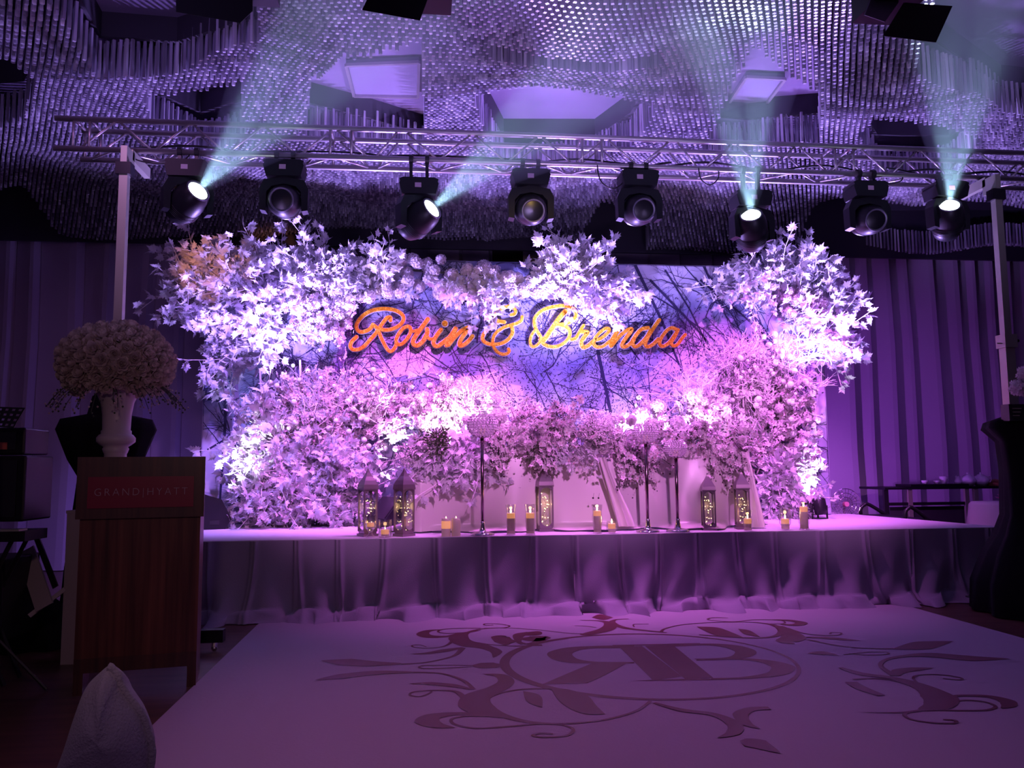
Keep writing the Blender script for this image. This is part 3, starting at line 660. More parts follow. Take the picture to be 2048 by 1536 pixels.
for k, (x, w_, dr, lab) in enumerate([(2.62, .10, .16, 'thin black cable looping beside the middle unlit moving head'), (1.72, .14, .22, 'thin black cable looping left of the moving head above the ampersand'), (4.35, .16, .10, 'thin black cable looping left of the unlit head on the right'), (-2.2, .25, .12, 'thin black cable sagging from the truss at its left end')]):
    P = [(x-w_, TY-.02, TZ0), (x-w_*.8, TY-.03, TZ0-dr*.7), (x, TY-.03, TZ0-dr), (x+w_*.8, TY-.02, TZ0-dr*.6), (x+w_, TY, TZ0)]
    mb = MB(); mb.tube(spline(P, 6), .006, 'blackm', 6); tag(mb.build('power_cable', None, True), lab, 'cable', 'cables on the truss')
# ------------------------------------------------------------------ moving heads
def beam_cone(p, d, ln, ang, label):
    q = d.to_track_quat('Z', 'Y'); mb = MB(); r0 = .045; r1 = r0+ln*math.tan(math.radians(ang/2)); n = 28; vs = []
    for z, r in ((.02, r0), (ln, r1)):
        for k in range(n): vs.append(p+q @ Vector((r*math.cos(2*pi*k/n), r*math.sin(2*pi*k/n), z)))
    mb.add(vs, [tuple(range(n))[::-1], tuple(range(n, 2*n))]+[(i, (i+1) % n, n+(i+1) % n, n+i) for i in range(n)], M['haze'])
    return tag(mb.build('haze'), label, 'haze', kind='stuff')
def hazemat():
    m = bpy.data.materials.new('beam_haze'); m.use_nodes = True; nt = m.node_tree; nt.nodes.clear()
    o = nt.nodes.new('ShaderNodeOutputMaterial'); v = nt.nodes.new('ShaderNodeVolumeScatter'); v.inputs['Color'].default_value = (.8, .95, 1, 1)
    v.inputs['Density'].default_value = .22; v.inputs['Anisotropy'].default_value = .1; nt.links.new(v.outputs[0], o.inputs['Volume'])
    return m
M['haze'] = hazemat()
HAZ = []
def moving_head(cx, ytop, hx, hy, aim, on, label, lit=False, rz=0):
    """cx,ytop: pixel of the base box's top centre; hx,hy: pixel of the lens; aim: direction the lens faces"""
    b = atY(cx, ytop, TY+.02); lens = atY(hx, hy, TY-.10 if on else TY-.05)
    t = thing('moving_head_light', (b.x, TY+.02, b.z), label, 'stage light', 'moving head lights under the truss')
    # base
    mb = MB(); w, h = .17, .13
    prof = [(-w, 0), (-w*.95, -.02), (-w, -.04), (-w*.86, -h), (w*.86, -h), (w, -.04), (w*.95, -.02), (w, 0), (w*.8, .015), (-w*.8, .015)]
    vs = [(b.x+x, TY-.09, b.z+z) for x, z in prof]+[(b.x+x, TY+.13, b.z+z) for x, z in prof]; n = len(prof)
    mb.add(vs, [tuple(range(n)), tuple(range(n, 2*n))[::-1]]+[(i, (i+1) % n, n+(i+1) % n, n+i)[::-1] for i in range(n)], 'black'); kid(mb, 'base', t)
    mb = MB(); mb.box((b.x-.035, TY-.094, b.z-.075), (b.x+.02, TY-.088, b.z-.035), 'dispon' if lit else 'disp'); kid(mb, 'display', t)
    for sx in (-.07, .07):
        mb = MB(); mb.box((b.x+sx-.014, TY-.02, b.z+.01), (b.x+sx+.014, TY+.03, TZ0-.02), 'blackm'); mb.lathe([(.02, -.018), (.042, -.018), (.042, .018), (.02, .018), (.02, -.018)], 'blackm', 16, (b.x+sx, TY, TZ0), Matrix.Rotation(pi/2, 3, 'Y').to_4x4()); kid(mb, 'clamp', t)
    # yoke: two arms down from a bridge, turned about the vertical by rz
    piv = Vector((b.x, TY+.01, b.z-h-.20)); A = Matrix.Translation(piv) @ Matrix.Rotation(rz, 4, 'Z')
    mb = MB()
    out = [(-.20, -.09), (-.205, .10), (-.17, .175), (0, .205), (.17, .175), (.205, .10), (.20, -.09), (.15, -.10), (.145, .07), (.10, .12), (0, .14), (-.10, .12), (-.145, .07), (-.15, -.10)]
    n = len(out); vs = [A @ Vector((x, -.055, z)) for x, z in out]+[A @ Vector((x, .055, z)) for x, z in out]
    qs = [(i, i+1, n-2-i, n-1-i) for i in range(n//2-1)]
    mb.add(vs, qs+[tuple(n+k for k in q)[::-1] for q in qs]+[(i, (i+1) % n, n+(i+1) % n, n+i)[::-1] for i in range(n)], 'black'); kid(mb, 'yoke', t)
    # head: a tapering drum on the yoke pivot, pointing along aim
    d = Vector(aim).normalized(); q = d.to_track_quat('Z', 'Y').to_matrix().to_4x4()
    mb = MB(); prof = [(0, -.20), (.07, -.20), (.105, -.18), (.13, -.12), (.14, -.02), (.138, .06), (.125, .12), (.11, .15), (.10, .165)]
    mb.lathe(prof, 'black', 28, piv, q); hd = kid(mb, 'head', t, True)
    mb = MB()
    for k in range(5): a = .10+.03*0; mb.lathe([(.142, -.015*k-.03), (.147, -.015*k-.033), (.142, -.015*k-.037)], 'blackm', 24, piv, q)
    o = mb.build('cooling_fins', None, True); o.parent = hd
    mb = MB(); mb.lathe([(.10, .165), (.104, .172), (.094, .176), (.085, .166)], 'rim', 28, piv, q); kid(mb, 'lens_rim', t, True)
    mb = MB(); mb.lathe([(.0, .170), (.05, .168), (.088, .160)], 'lens' if on else 'dlens', 28, piv, q); kid(mb, 'lens', t, True)
    lp = piv+d*.18
    return lp, d
heads = [
 (378, 330, 408, 410, (.66, -.62, .40), True, 'leftmost moving head with its lit lens throwing a pale beam up to the right', .5),
 (571, 330, 570, 392, (0, -.95, -.20), False, 'unlit moving head between the leftmost lit one and the second lit one', .0),
 (838, 366, 858, 441, (.66, -.62, .40), True, 'lit moving head left of the middle, above the first name of the gold lettering', .5),
 (1060, 348, 1060, 395, (.02, -.9, -.35), False, 'unlit moving head hanging at the middle above the ampersand', .0),
 (1275, 350, 1280, 395, (.02, -.93, -.28), False, 'unlit moving head next right of the middle unlit one', .0),
 (1500, 390, 1490, 459, (-.28, -.62, .52), True, 'lit moving head above the left end of the top right flowers', .15),
 (1730, 372, 1725, 410, (-.05, -.93, -.28), False, 'unlit moving head between the two lit ones on the right', .0),
 (1890, 372, 1877, 452, (-.30, -.62, .52), True, 'rightmost moving head with lit lens and a small glowing pink screen', .15)]
bl = {0: ('leftmost pale light beam in haze', (.30, -.45, .62)), 2: ('pale haze beam rising left of the middle', (.30, -.45, .62)), 5: ('pale haze beam rising over the right flowers', (-.12, -.35, .7)), 7: ('rightmost pale light beam in haze', (-.22, -.35, .7))}
for i, (cx, yt, hx, hy, aim, on, lab, rz) in enumerate(heads):
    lp, d = moving_head(cx, yt, hx, hy, aim, on, lab, i == 7, rz)
    if on:
        dd = Vector(aim).normalized()
        side = Vector((1, 0, .2)).cross(dd).normalized(); sd = dd.cross(side)
        for ang in (-8.5, 7.5): e = (dd+sd*math.tan(math.radians(ang))); light('SPOT', lp, (.50, .74, 1), 300, 'beam_lamp', lp+e, .02, 15, .45)
        light('SPOT', lp, (.50, .74, 1), 110, 'beam_lamp', lp+dd, .02, 34, .6)
        beam_cone(lp, dd, 2.6, 36, bl[i][0])
# ------------------------------------------------------------------ lifting towers and shrouds
def tower(x, ytop_px, xb, yb_px, Y, label):
    t = thing('lifting_tower', (x, Y, 0), label, 'lifting tower', 'crank towers carrying the truss')
    mb = MB(); mb.box((x-.045, Y-.045, .05), (x+.045, Y+.045, 2.35), 'steel'); kid(mb, 'lower_mast', t)
    mb = MB(); mb.box((x-.033, Y-.033, 2.2), (x+.033, Y+.033, TZ0-.27), 'steel'); kid(mb, 'upper_mast', t)
    mb = MB(); mb.box((x-.06, Y-.065, 2.30), (x+.06, Y+.06, 2.42), 'steel'); mb.tube([(x+.06, Y, 2.36), (x+.12, Y, 2.37)], .014, 'blackm', 8); mb.tube([(x-.06, Y-.02, 2.34), (x-.11, Y-.02, 2.34)], .006, 'steel', 6); kid(mb, 'clamp', t)
    mb = MB(); d = .42; mb.box((x-.025, Y+.10, TZ0-.12), (x+.025, Y+.55, TZ0-.03), 'steel'); mb.box((x-.025, Y-.04, TZ0-.20), (x+.025, Y+.14, TZ0-.05), 'steel'); mb.box((x-.06, Y-.05, TZ0-.29), (x+.06, Y+.05, TZ0-.19), 'blackm'); kid(mb, 'truss_fork', t)
    for a in (0, pi/2, pi, 3*pi/2):
        mb = MB(); mb.tube([(x, Y, .12), (x+.55*math.cos(a+.8), Y+.55*math.sin(a+.8), .03)], .025, 'blackm', 8); kid(mb, 'leg', t)
    return t
tower(atY(241, 560, 6.9).x, 340, -2.5, 650, 6.9, 'galvanised lifting tower holding the left end of the truss behind the lectern')
tower(atY(2004, 560, 6.9).x, 400, 5.1, 800, 6.9, 'galvanised lifting tower holding the right end of the truss')
def shroud(cx, cy_, prof, label, sx=1, ph0=0):
    mb = MB(); n = 40; vs = []
    for z, r in prof:
        for k in range(n):
            a = 2*pi*k/n; q = 1+.10*math.sin(5*a+ph0+z)+.05*math.sin(11*a+ph0)
            vs.append((cx+r*sx*q*math.cos(a), cy_+r*.75*q*math.sin(a), z))
    m = len(prof); fs = [(j*n+k, j*n+(k+1) % n, (j+1)*n+(k+1) % n, (j+1)*n+k) for j in range(m-1) for k in range(n)]+[tuple((m-1)*n+k for k in range(n))]
    mb.add(vs, fs, 'bcloth'); return tag(mb.build('cloth_cover', None, True), label, 'cloth cover')
shroud(-2.42, 6.75, [(.01, .30), (.5, .26), (1.22, .18), (1.35, .25), (1.58, .33), (1.66, .30), (1.70, .13), (1.84, .10), (1.88, .05)], 'black cloth cover wrapped round the tower behind the flower urn')
t = tag(shroud(5.36, 6.62, [(.01, .66), (.25, .64), (.50, .54), (.66, .44), (.82, .38), (1.2, .37), (1.45, .39), (1.56, .50), (1.62, .48), (1.68, .30), (1.72, .16)], 'large black cloth cover heaped round the right tower and its winch', ph0=2), None)
# winch plate and small markings on the right tower
mb = MB(); p = atY(2030, 828, 6.45); mb.box((p.x-.09, 6.4, p.z-.06), (p.x+.12, 6.5, p.z+.08), 'blackm')
for k in range(3): mb.box((p.x-.06, 6.395, p.z+.04-.03*k), (p.x+.02-.01*k, 6.4, p.z+.047-.03*k), 'steel')
tag(mb.build('winch_box'), 'black winch box with small white markings on the right tower', 'winch')
# ------------------------------------------------------------------ flower prototypes
LEAF = [(0, 0), (.12, .06), (.34, -.06), (.30, .10), (.46, .16), (.34, .26), (.56, .50), (.40, .46), (.36, .56), (.20, .46), (.24, .70), (.13, .68), (0, 1.0)]
LEAFP = LEAF+[(-x, y) for x, y in LEAF[-2:0:-1]]
def frame(z, y=None):
    z = z.normalized(); y = y or Vector((R2.gauss(0, 1), R2.gauss(0, 1), R2.gauss(0, 1))); x = y.cross(z)
    if x.length < 1e-4: x = z.orthogonal()
    x.normalize(); y = z.cross(x); return Matrix((x, y, z)).transposed()
R2 = random.Random(5)
def leaf(mb, base, d, size, m='leaf'):
    F = frame(d)      # leaf runs along d, face normal = F y
    n = len(LEAFP); droop = R2.uniform(.15, .5); fold = R2.uniform(.1, .4); tw = R2.uniform(-.3, .3)
    vs = []
    for x, y in LEAFP+[(0, .34)]:
        h = -fold*abs(x)-droop*y*y+tw*x*y+(.05 if (x, y) == (0, .34) else 0)
        vs.append(base+F @ Vector((x*size, h*size, y*size)))
    mb.add(vs, [(i, (i+1) % n, n) for i in range(n)], m)
def spray(n, ln, size, bend):
    mb = MB(); pts = [Vector((bend*(i/6)**2*ln, .3*bend*math.sin(i)*.05, ln*i/6)) for i in range(7)]
    mb.tube(pts, .004, 'coral', 4, False)
    for i in range(n):
        t = (i+.6)/n*6; a = min(int(t), 5); p = pts[a].lerp(pts[a+1], t-a)
        an = i*2.4+R2.uniform(-.4, .4); e = .9-.5*i/n
        d = Vector((math.cos(an)*e, math.sin(an)*e, .55)).normalized(); s = size*R2.uniform(.75, 1.2)
        q = p+d*.05; mb.tube([p, q], .0025, 'coral', 3, False); leaf(mb, q, d, s)
    leaf(mb, pts[-1], Vector((bend, 0, 1)), size)
    return mb.mesh('leaf_spray')
def petal(mb, c, d, nrm, w, l, m, cup=.25):
    d = d.normalized(); x = d.cross(nrm).normalized(); vs = []
    P = [(0, 0), (.55, .25), (.62, .6), (.35, .92), (0, 1), (-.35, .92), (-.62, .6), (-.55, .25)]
    for u, v in P+[(0, .5)]: vs.append(c+x*(u*w)+d*(v*l)+nrm*(cup*l*((u*u)+v*v*.6) - (0.08*l if (u, v) == (0, .5) else 0)))
    mb.add(vs, [(i, (i+1) % 8, 8) for i in range(8)], m)
def orchid(mb, c, nrm, s, m='petal'):
    F = frame(nrm)
    for k in range(5):
        a = 2*pi*k/5+.3; d = F @ Vector((math.cos(a), math.sin(a), .1)); petal(mb, c, d, F @ Vector((0, 0, 1)), s*(.62 if k % 2 else .48), s, m)
    mb.ball(c+nrm.normalized()*s*.2, s*.16, 'pink', 6)
def orchid_stem(n, ln, s, arch):
    mb = MB(); pts = [Vector((arch*math.sin(i/6*1.5)*ln*.6, 0, ln*i/6-arch*.3*(i/6)**2*ln)) for i in range(7)]
    mb.tube(pts, .003, 'stem', 4, False)
    for i in range(n):
        t = (i+.3)/n*6; a = min(int(t), 5); p = pts[a].lerp(pts[a+1], t-a); an = R2.uniform(0, 2*pi)
        d = Vector((math.cos(an), math.sin(an), .2)); mb.tube([p, p+d*.035], .002, 'stem', 3, False); orchid(mb, p+d*.04, d, s*R2.uniform(.8, 1.15))
    for k in range(2):
        mb.ball(pts[-1]+Vector((R2.uniform(-.03, .03), R2.uniform(-.03, .03), .03+.03*k)), .009, 'berry', 6)
    return mb.mesh('orchid_stem')
def hydrangea(r, nf):
    mb = MB()
    for i in range(nf):
        z = 1-2*(i+.5)/nf; a = i*2.39996; q = math.sqrt(1-z*z); d = Vector((q*math.cos(a), q*math.sin(a), z)); c = d*r*R2.uniform(.86, 1.05); F = frame(d+Vector((R2.gauss(0, .2), R2.gauss(0, .2), R2.gauss(0, .2))))
        for k in range(4):
            e = F @ Vector((math.cos(k*pi/2), math.sin(k*pi/2), 0)); g = F @ Vector((-math.sin(k*pi/2), math.cos(k*pi/2), 0)); s = r*.30
            mb.add([c, c+e*s*.6+g*s*.5, c+e*s+F @ Vector((0, 0, s*.2)), c+e*s*.6-g*s*.5], [(0, 1, 2, 3)], 'petal')
    mb.ball((0, 0, 0), r*.8, 'petal', 8)
    return mb.mesh('hydrangea_head')
def rose_mesh(r, m='rose'):
    mb = MB()
    for ring, (n, rr, tilt, s) in enumerate([(3, .12, 1.35, .55), (4, .25, 1.15, .62), (5, .42, .9, .68), (6, .6, .6, .72), (7, .78, .25, .7)]):
        for k in range(n):
            a = 2*pi*k/n+ring*.7; o = Vector((math.cos(a), math.sin(a), 0)); c = o*rr*r*.35+Vector((0, 0, -.1*r*ring))
            d = o*math.cos(tilt)+Vector((0, 0, math.sin(tilt))); nn = (Vector((0, 0, 1))*math.cos(tilt)-o*math.sin(tilt))
            petal(mb, c, d, nn, s*r*.75, s*r*1.1, m, .3)
    return mb.mesh('rose')
def coral(n, ln):
    mb = MB()
    def br(p, d, l, r, k):
        pts = [p]
        for i in range(3):
            d = (d+Vector((R2.gauss(0, .22), R2.gauss(0, .22), R2.gauss(0, .22)))).normalized(); p = p+d*l/3; pts.append(p)
        mb.tube(pts, [r, r*.85, r*.7, r*.55], 'coral', 5, False)
        if k > 0:
            for j in range(R2.choice((2, 3))):
                e = (d+Vector((R2.gauss(0, .6), R2.gauss(0, .6), R2.gauss(0, .5)))).normalized(); br(pts[R2.choice((2, 3))], e, l*R2.uniform(.6, .85), r*.6, k-1)
    for j in range(n): br(Vector((0, 0, 0)), Vector((R2.gauss(0, .3), R2.gauss(0, .3), 1)), ln, .014, 4)
    return mb.mesh('bare_branch')
def pom(r):
    mb = MB(); mb.ball((0, 0, 0), r, 'pom', 12); mb.tube([(0, 0, 0), (0, 0, -r*2.5)], .003, 'stem', 4, False); return mb.mesh('pompon', True)
def foliage(n, r):
    mb = MB()
    for i in range(n):
        d = Vector((R2.gauss(0, 1), R2.gauss(0, 1), R2.gauss(0, 1))).normalized(); p = d*r*R2.uniform(.1, 1); F = frame(d)
        s = .05*R2.uniform(.6, 1.4); mb.add([p, p+F @ Vector((s*.25, 0, s*.5)), p+F @ Vector((0, 0, s)), p+F @ Vector((-s*.25, 0, s*.5))], [(0, 1, 2, 3)], 'green')
    return mb.mesh('dark_foliage')
def babys(n, r):
    mb = MB()
    for i in range(n):
        d = Vector((R2.gauss(0, 1), R2.gauss(0, 1), R2.gauss(0, 1)+.4)).normalized(); p = d*r*R2.uniform(.7, 1.1)
        if i % 3 == 0: mb.tube([Vector((0, 0, 0)), p], .0014, 'stem', 3, False)
        mb.ball(p, .009, 'petal', 6)
    return mb.mesh('small_filler_flowers')
P_SPR = [spray(13, .55, .13, .5), spray(10, .42, .14, .2), spray(15, .6, .12, .9), spray(8, .32, .15, -.3)]
P_ORC = [orchid_stem(9, .42, .048, .5), orchid_stem(7, .34, .05, .9), orchid_stem(11, .5, .046, .3)]
P_HYD = [hydrangea(.085, 60), hydrangea(.07, 50)]
P_RSW = [rose_mesh(.062, 'petal')]
P_ROS = [rose_mesh(.065), rose_mesh(.058)]
P_COR = [coral(3, .22), coral(2, .26), coral(3, .18)]
P_POM = [pom(.026), pom(.034)]
P_FOL = [foliage(160, .16)]
P_BAB = [babys(90, .11)]
NAMES = {}
for lst, nm in ((P_SPR, 'leaf_spray'), (P_ORC, 'orchid_stem'), (P_HYD, 'hydrangea_head'), (P_ROS, 'rose'), (P_RSW, 'rose'), (P_COR, 'bare_branch'), (P_POM, 'pompon'), (P_FOL, 'dark_foliage'), (P_BAB, 'small_filler_flowers')):
    for me in lst: NAMES[me] = nm
R3 = random.Random(31)
def pip(x, y, P):
    return inpoly(x, y, P)
COUNT = {}; LEN = {'leaf_spray': .45, 'orchid_stem': .40, 'bare_branch': .5}
def scatter(t, protos, n, poly, Y, dY, dirf, sc=(.8, 1.2)):
    """n pieces inside a pixel outline at depth Y..Y+dY; dirf(px, py) gives the way each one points"""
    xs = [p[0] for p in poly]; ys = [p[1] for p in poly]; k = 0; bad = 0
    while k < n and bad < 20000:
        x, y = R3.uniform(min(xs), max(xs)), R3.uniform(min(ys), max(ys))
        if not inpoly(x, y, poly): bad += 1; continue
        me = R3.choice(protos); p = atY(x, y, Y+R3.uniform(0, dY)); d = Vector(dirf(x, y))+Vector((R3.gauss(0, .25), R3.gauss(0, .25), R3.gauss(0, .25)))
        q = d.to_track_quat('Z', 'Y'); q.rotate(Matrix.Rotation(0, 3, 'Z')); roll = Euler((0, 0, R3.uniform(0, 6.28))).to_quaternion()
        s = R3.uniform(*sc); p = p-d.normalized()*s*LEN.get(NAMES[me], 0)*.6
        key = (t.name, NAMES[me]); COUNT[key] = COUNT.get(key, 0)+1
        if COUNT[key] > 100: EXTRA.setdefault(key, (t, []))[1].append((me, p-t.location, q @ roll, s))
        else: inst(me, NAMES[me], t, p-t.location, quat=q @ roll, sc=s)
        k += 1
EXTRA = {}
def flush():
    for (tn, nm), (t, L_) in EXTRA.items():
        vs = []; fs = []; mi = []; mats = []; base = 0
        for me, p, q, s in L_:
            mp = []
            for m_ in me.materials:
                if m_ not in mats: mats.append(m_)
                mp.append(mats.index(m_))
            co = np.empty(len(me.vertices)*3, dtype=np.float32); me.vertices.foreach_get('co', co); co = co.reshape(-1, 3)
            Rm = np.array(q.to_matrix()); vs.append(co @ Rm.T*s+np.array(p))
            for pl in me.polygons: fs.append(tuple(base+i for i in pl.vertices)); mi.append(mp[pl.material_index])
            base += len(co)
        me = bpy.data.meshes.new(nm+'s'); me.from_pydata(np.concatenate(vs).tolist(), [], fs)
        for m_ in mats: me.materials.append(m_)
        me.polygons.foreach_set('material_index', mi); me.update()
        o = bpy.data.objects.new(nm+'s', me); COL.objects.link(o); o.parent = t; o['kind'] = 'stuff'
def arr(x, y, Y, label, cat='flower arrangement', z=None):
    p = atY(x, y, Y); return thing('flower_arrangement', (p.x, Y, p.z if z is None else z), label, cat)
def frm(t, path, m='stem', r=.015):      # the hidden wire that carries the pieces
    mb = MB(); mb.tube([Vector(p)-t.location for p in path], r, m, 6); o = mb.build('support_wire', t); return o
FY = BDY-.22
def outward(cx, cy_, k=1.0, dn=0.0):
    def f(x, y): dx, dy = x-cx, y-cy_; l = math.hypot(dx, dy)+1e-6; return (dx/l*k, -.45, -dy/l*k-dn)
    return f
# top left garland with its long hanging tail
PL = [(345, 545), (395, 505), (450, 500), (505, 510), (560, 520), (560, 600), (548, 690), (520, 720), (470, 730), (452, 790), (430, 790), (400, 720), (382, 660), (375, 600)]
t = arr(450, 600, FY, 'large cascade of white maple leaves hanging from the top left corner of the backdrop')
frm(t, [atY(640, 525, BDY-.02), atY(460, 525, FY+.08), atY(420, 640, FY+.08), atY(435, 790, FY+.08)])
scatter(t, P_SPR, 100, PL, FY-.1, .22, outward(520, 620, .6, .35), (.65, .95))
scatter(t, P_SPR, 26, [(345, 530), (400, 495), (470, 495), (500, 530), (430, 560), (380, 600), (350, 580)], FY-.1, .2, outward(520, 640, 1, 0), (.7, 1))
scatter(t, P_SPR, 40, [(520, 600), (560, 600), (550, 680), (500, 700)], FY-.16, .1, lambda x, y: (.3, -.5, -.8), (.7, 1))
# lilac tuft and hydrangea bank next right
t = arr(620, 560, FY, 'white leaves above round hydrangea heads hanging left of the gold lettering')
frm(t, [atY(520, 525, BDY-.02), atY(700, 525, BDY-.02)]); frm(t, [atY(640, 525, FY+.1), atY(640, 690, FY+.1)])
scatter(t, P_SPR, 34, [(540, 505), (600, 495), (660, 495), (705, 520), (700, 560), (560, 560)], FY-.1, .2, outward(625, 580, .8, -.2), (.6, .9))
scatter(t, P_HYD, 74, [(560, 550), (690, 545), (698, 600), (692, 670), (670, 690), (610, 660), (575, 600)], FY-.08, .2, lambda x, y: (0, -1, 0), (.75, 1.0))
scatter(t, P_ORC, 40, [(570, 590), (695, 590), (695, 680), (670, 700), (600, 660)], FY-.14, .12, lambda x, y: (0, -.6, -1), (.6, .8))
# top middle garland
t = arr(980, 560, FY, 'long garland of white blossom and maple leaves along the top edge above the gold lettering')
frm(t, [atY(700, 530, BDY-.03), atY(1000, 555, FY+.08), atY(1270, 560, BDY-.03)])
scatter(t, P_HYD, 96, [(705, 560), (730, 530), (800, 515), (880, 515), (1000, 540), (1100, 560), (1250, 555), (1265, 575), (1200, 590), (1080, 590), (960, 590), (860, 585), (770, 590), (705, 600)], FY-.1, .2, lambda x, y: (0, -1, 0), (.7, 1.0))
scatter(t, P_SPR, 30, [(705, 600), (712, 540), (740, 510), (790, 520), (780, 580), (740, 600)], FY-.14, .2, outward(750, 570, 1, 0), (.6, .85))
scatter(t, P_SPR, 34, [(860, 570), (1000, 570), (980, 600), (950, 615), (920, 600)], FY-.2, .12, lambda x, y: ((x-930)/120, -.5, -1), (.5, .8))
scatter(t, P_SPR, 46, [(1075, 580), (1085, 520), (1110, 490), (1190, 500), (1215, 540), (1190, 580)], FY-.14, .2, outward(1145, 600, 1, -.2), (.6, .95))
scatter(t, P_SPR, 36, [(1110, 560), (1260, 560), (1260, 600), (1230, 625), (1180, 600)], FY-.2, .14, lambda x, y: ((x-1210)/200, -.5, -1), (.5, .8))
# top right garland
PR = [(1465, 530), (1540, 515), (1600, 520), (1670, 535), (1700, 590), (1695, 640), (1690, 690), (1640, 700), (1600, 640), (1560, 590), (1480, 590)]
t = arr(1590, 590, FY, 'spreading cluster of white maple leaves on the top right corner of the backdrop')
frm(t, [atY(1480, 545, BDY-.03), atY(1620, 560, FY+.08), atY(1660, 690, FY+.08)])
scatter(t, P_SPR, 96, PR, FY-.1, .22, outward(1560, 640, 1, -.05), (.65, 1))
scatter(t, P_SPR, 36, [(1460, 530), (1500, 520), (1530, 560), (1500, 600), (1465, 590)], FY-.16, .16, lambda x, y: (-.5, -.5, -.6), (.55, .8))
scatter(t, P_HYD, 34, [(1530, 545), (1600, 545), (1660, 600), (1650, 660), (1600, 640), (1540, 600)], FY-.12, .14, lambda x, y: (0, -1, 0), (.5, .8))
scatter(t, P_SPR, 24, [(1640, 650), (1700, 660), (1700, 710), (1650, 715)], FY-.14, .14, lambda x, y: (.4, -.5, -1), (.6, .8))
# left standing thicket
t = arr(640, 1046, 9.1, 'tall left thicket of white leaves and blossom standing on the stage', z=STZ)
b0 = atY(640, 1044, 9.1)
for xx, yy in ((520, 740), (600, 720), (680, 760), (760, 800)): frm(t, [(b0.x+(xx-640)*.003, 9.1, STZ), (b0.x+(xx-640)*.005, 9.2, 1.3), atY(xx, yy, 9.2)], 'coral', .012)
BIG = [(490, 840), (530, 790), (600, 760), (700, 745), (800, 760), (860, 790), (840, 860), (780, 900), (740, 960), (710, 1010), (600, 1030), (490, 1030), (520, 960), (490, 900)]
scatter(t, P_SPR, 100, [(500, 900), (560, 880), (700, 890), (730, 960), (705, 1030), (480, 1035)], 8.95, .3, outward(600, 940, .8, .1), (.6, .95))
scatter(t, P_SPR, 90, [(500, 960), (560, 900), (700, 900), (730, 960), (705, 1035), (460, 1035)], 8.85, .2, lambda x, y: ((x-600)/150, -.7, -.1), (.55, .85))
scatter(t, P_ORC, 100, BIG[:8], 9.05, .25, outward(660, 900, .7, -.2), (.75, 1.1))
scatter(t, P_HYD, 60, [(500, 840), (560, 790), (700, 770), (850, 790), (840, 850), (760, 900), (600, 900), (520, 900)], 9.1, .25, lambda x, y: (0, -1, .2), (.6, 1.0))
scatter(t, P_COR, 26, [(520, 790), (600, 760), (700, 760), (830, 780), (700, 830), (540, 830)], 9.15, .2, outward(660, 900, .5, -1.0), (.8, 1.3))
scatter(t, P_POM, 100, [(500, 800), (580, 730), (720, 730), (860, 770), (840, 880), (740, 940), (560, 900)], 8.92, .3, lambda x, y: (0, -.3, 1), (.7, 1.2))
scatter(t, P_SPR, 40, [(480, 830), (560, 800), (560, 960), (500, 960)], 8.95, .2, lambda x, y: (-.6, -.6, .3), (.55, .85))
# right standing thicket
t = arr(1560, 1036, 9.1, 'tall right thicket of white blossom and bare branches standing on the stage', z=STZ)
b0 = atY(1560, 1036, 9.1)
for xx, yy in ((1480, 700), (1550, 690), (1600, 740)): frm(t, [(b0.x, 9.1, STZ), (b0.x+(xx-1560)*.004, 9.2, 1.3), atY(xx, yy, 9.2)], 'coral', .012)
BR = [(1360, 830), (1440, 760), (1540, 740), (1610, 790), (1640, 850), (1620, 940), (1600, 1010), (1530, 1020), (1520, 930), (1440, 880)]
scatter(t, P_ORC, 100, BR, 9.05, .25, outward(1510, 900, .7, -.2), (.75, 1.1))
scatter(t, P_HYD, 90, BR, 9.1, .25, lambda x, y: (0, -1, .2), (.55, .95))
scatter(t, P_COR, 40, [(1330, 770), (1440, 690), (1560, 660), (1610, 740), (1610, 850), (1450, 820), (1350, 810)], 9.15, .2, outward(1500, 950, .7, -.9), (.8, 1.4))
scatter(t, P_POM, 100, [(1440, 740), (1540, 650), (1640, 780), (1645, 940), (1610, 960), (1560, 820), (1440, 800)], 8.92, .3, lambda x, y: (0, -.3, 1), (.7, 1.3))
scatter(t, P_SPR, 70, [(1530, 930), (1610, 900), (1610, 1025), (1530, 1025)], 8.95, .25, outward(1560, 960, .8, .1), (.5, .8))
# bank of flowers standing behind the table
t = arr(1150, 900, 8.7, 'bright bank of white blossom standing behind the draped table', z=STZ)
for xx in (900, 1040, 1160, 1300, 1400): p = atY(xx, 860, 8.75); frm(t, [(p.x, 8.75, STZ), p], 'coral', .012)
scatter(t, P_HYD, 90, [(830, 800), (880, 770), (960, 765), (1010, 800), (1080, 820), (1200, 830), (1300, 810), (1380, 790), (1440, 800), (1440, 860), (830, 860)], 8.6, .25, lambda x, y: (0, -1, .4), (.7, 1.1))
scatter(t, P_ORC, 70, [(830, 800), (880, 775), (960, 770), (1010, 800), (1080, 820), (1200, 830), (1300, 810), (1380, 790), (1440, 800), (1440, 860), (830, 860)], 8.55, .25, lambda x, y: (0, -.5, .8), (.6, .9))
for xx, yy, n in ((900, 790, 4), (960, 790, 6), (1400, 780, 6)):
    scatter(t, P_COR, n, [(xx-50, yy-20), (xx+50, yy-20), (xx+50, yy+20), (xx-50, yy+20)], 8.7, .1, lambda x, y: ((x-xx)/60, -.2, 1), (.7, 1))
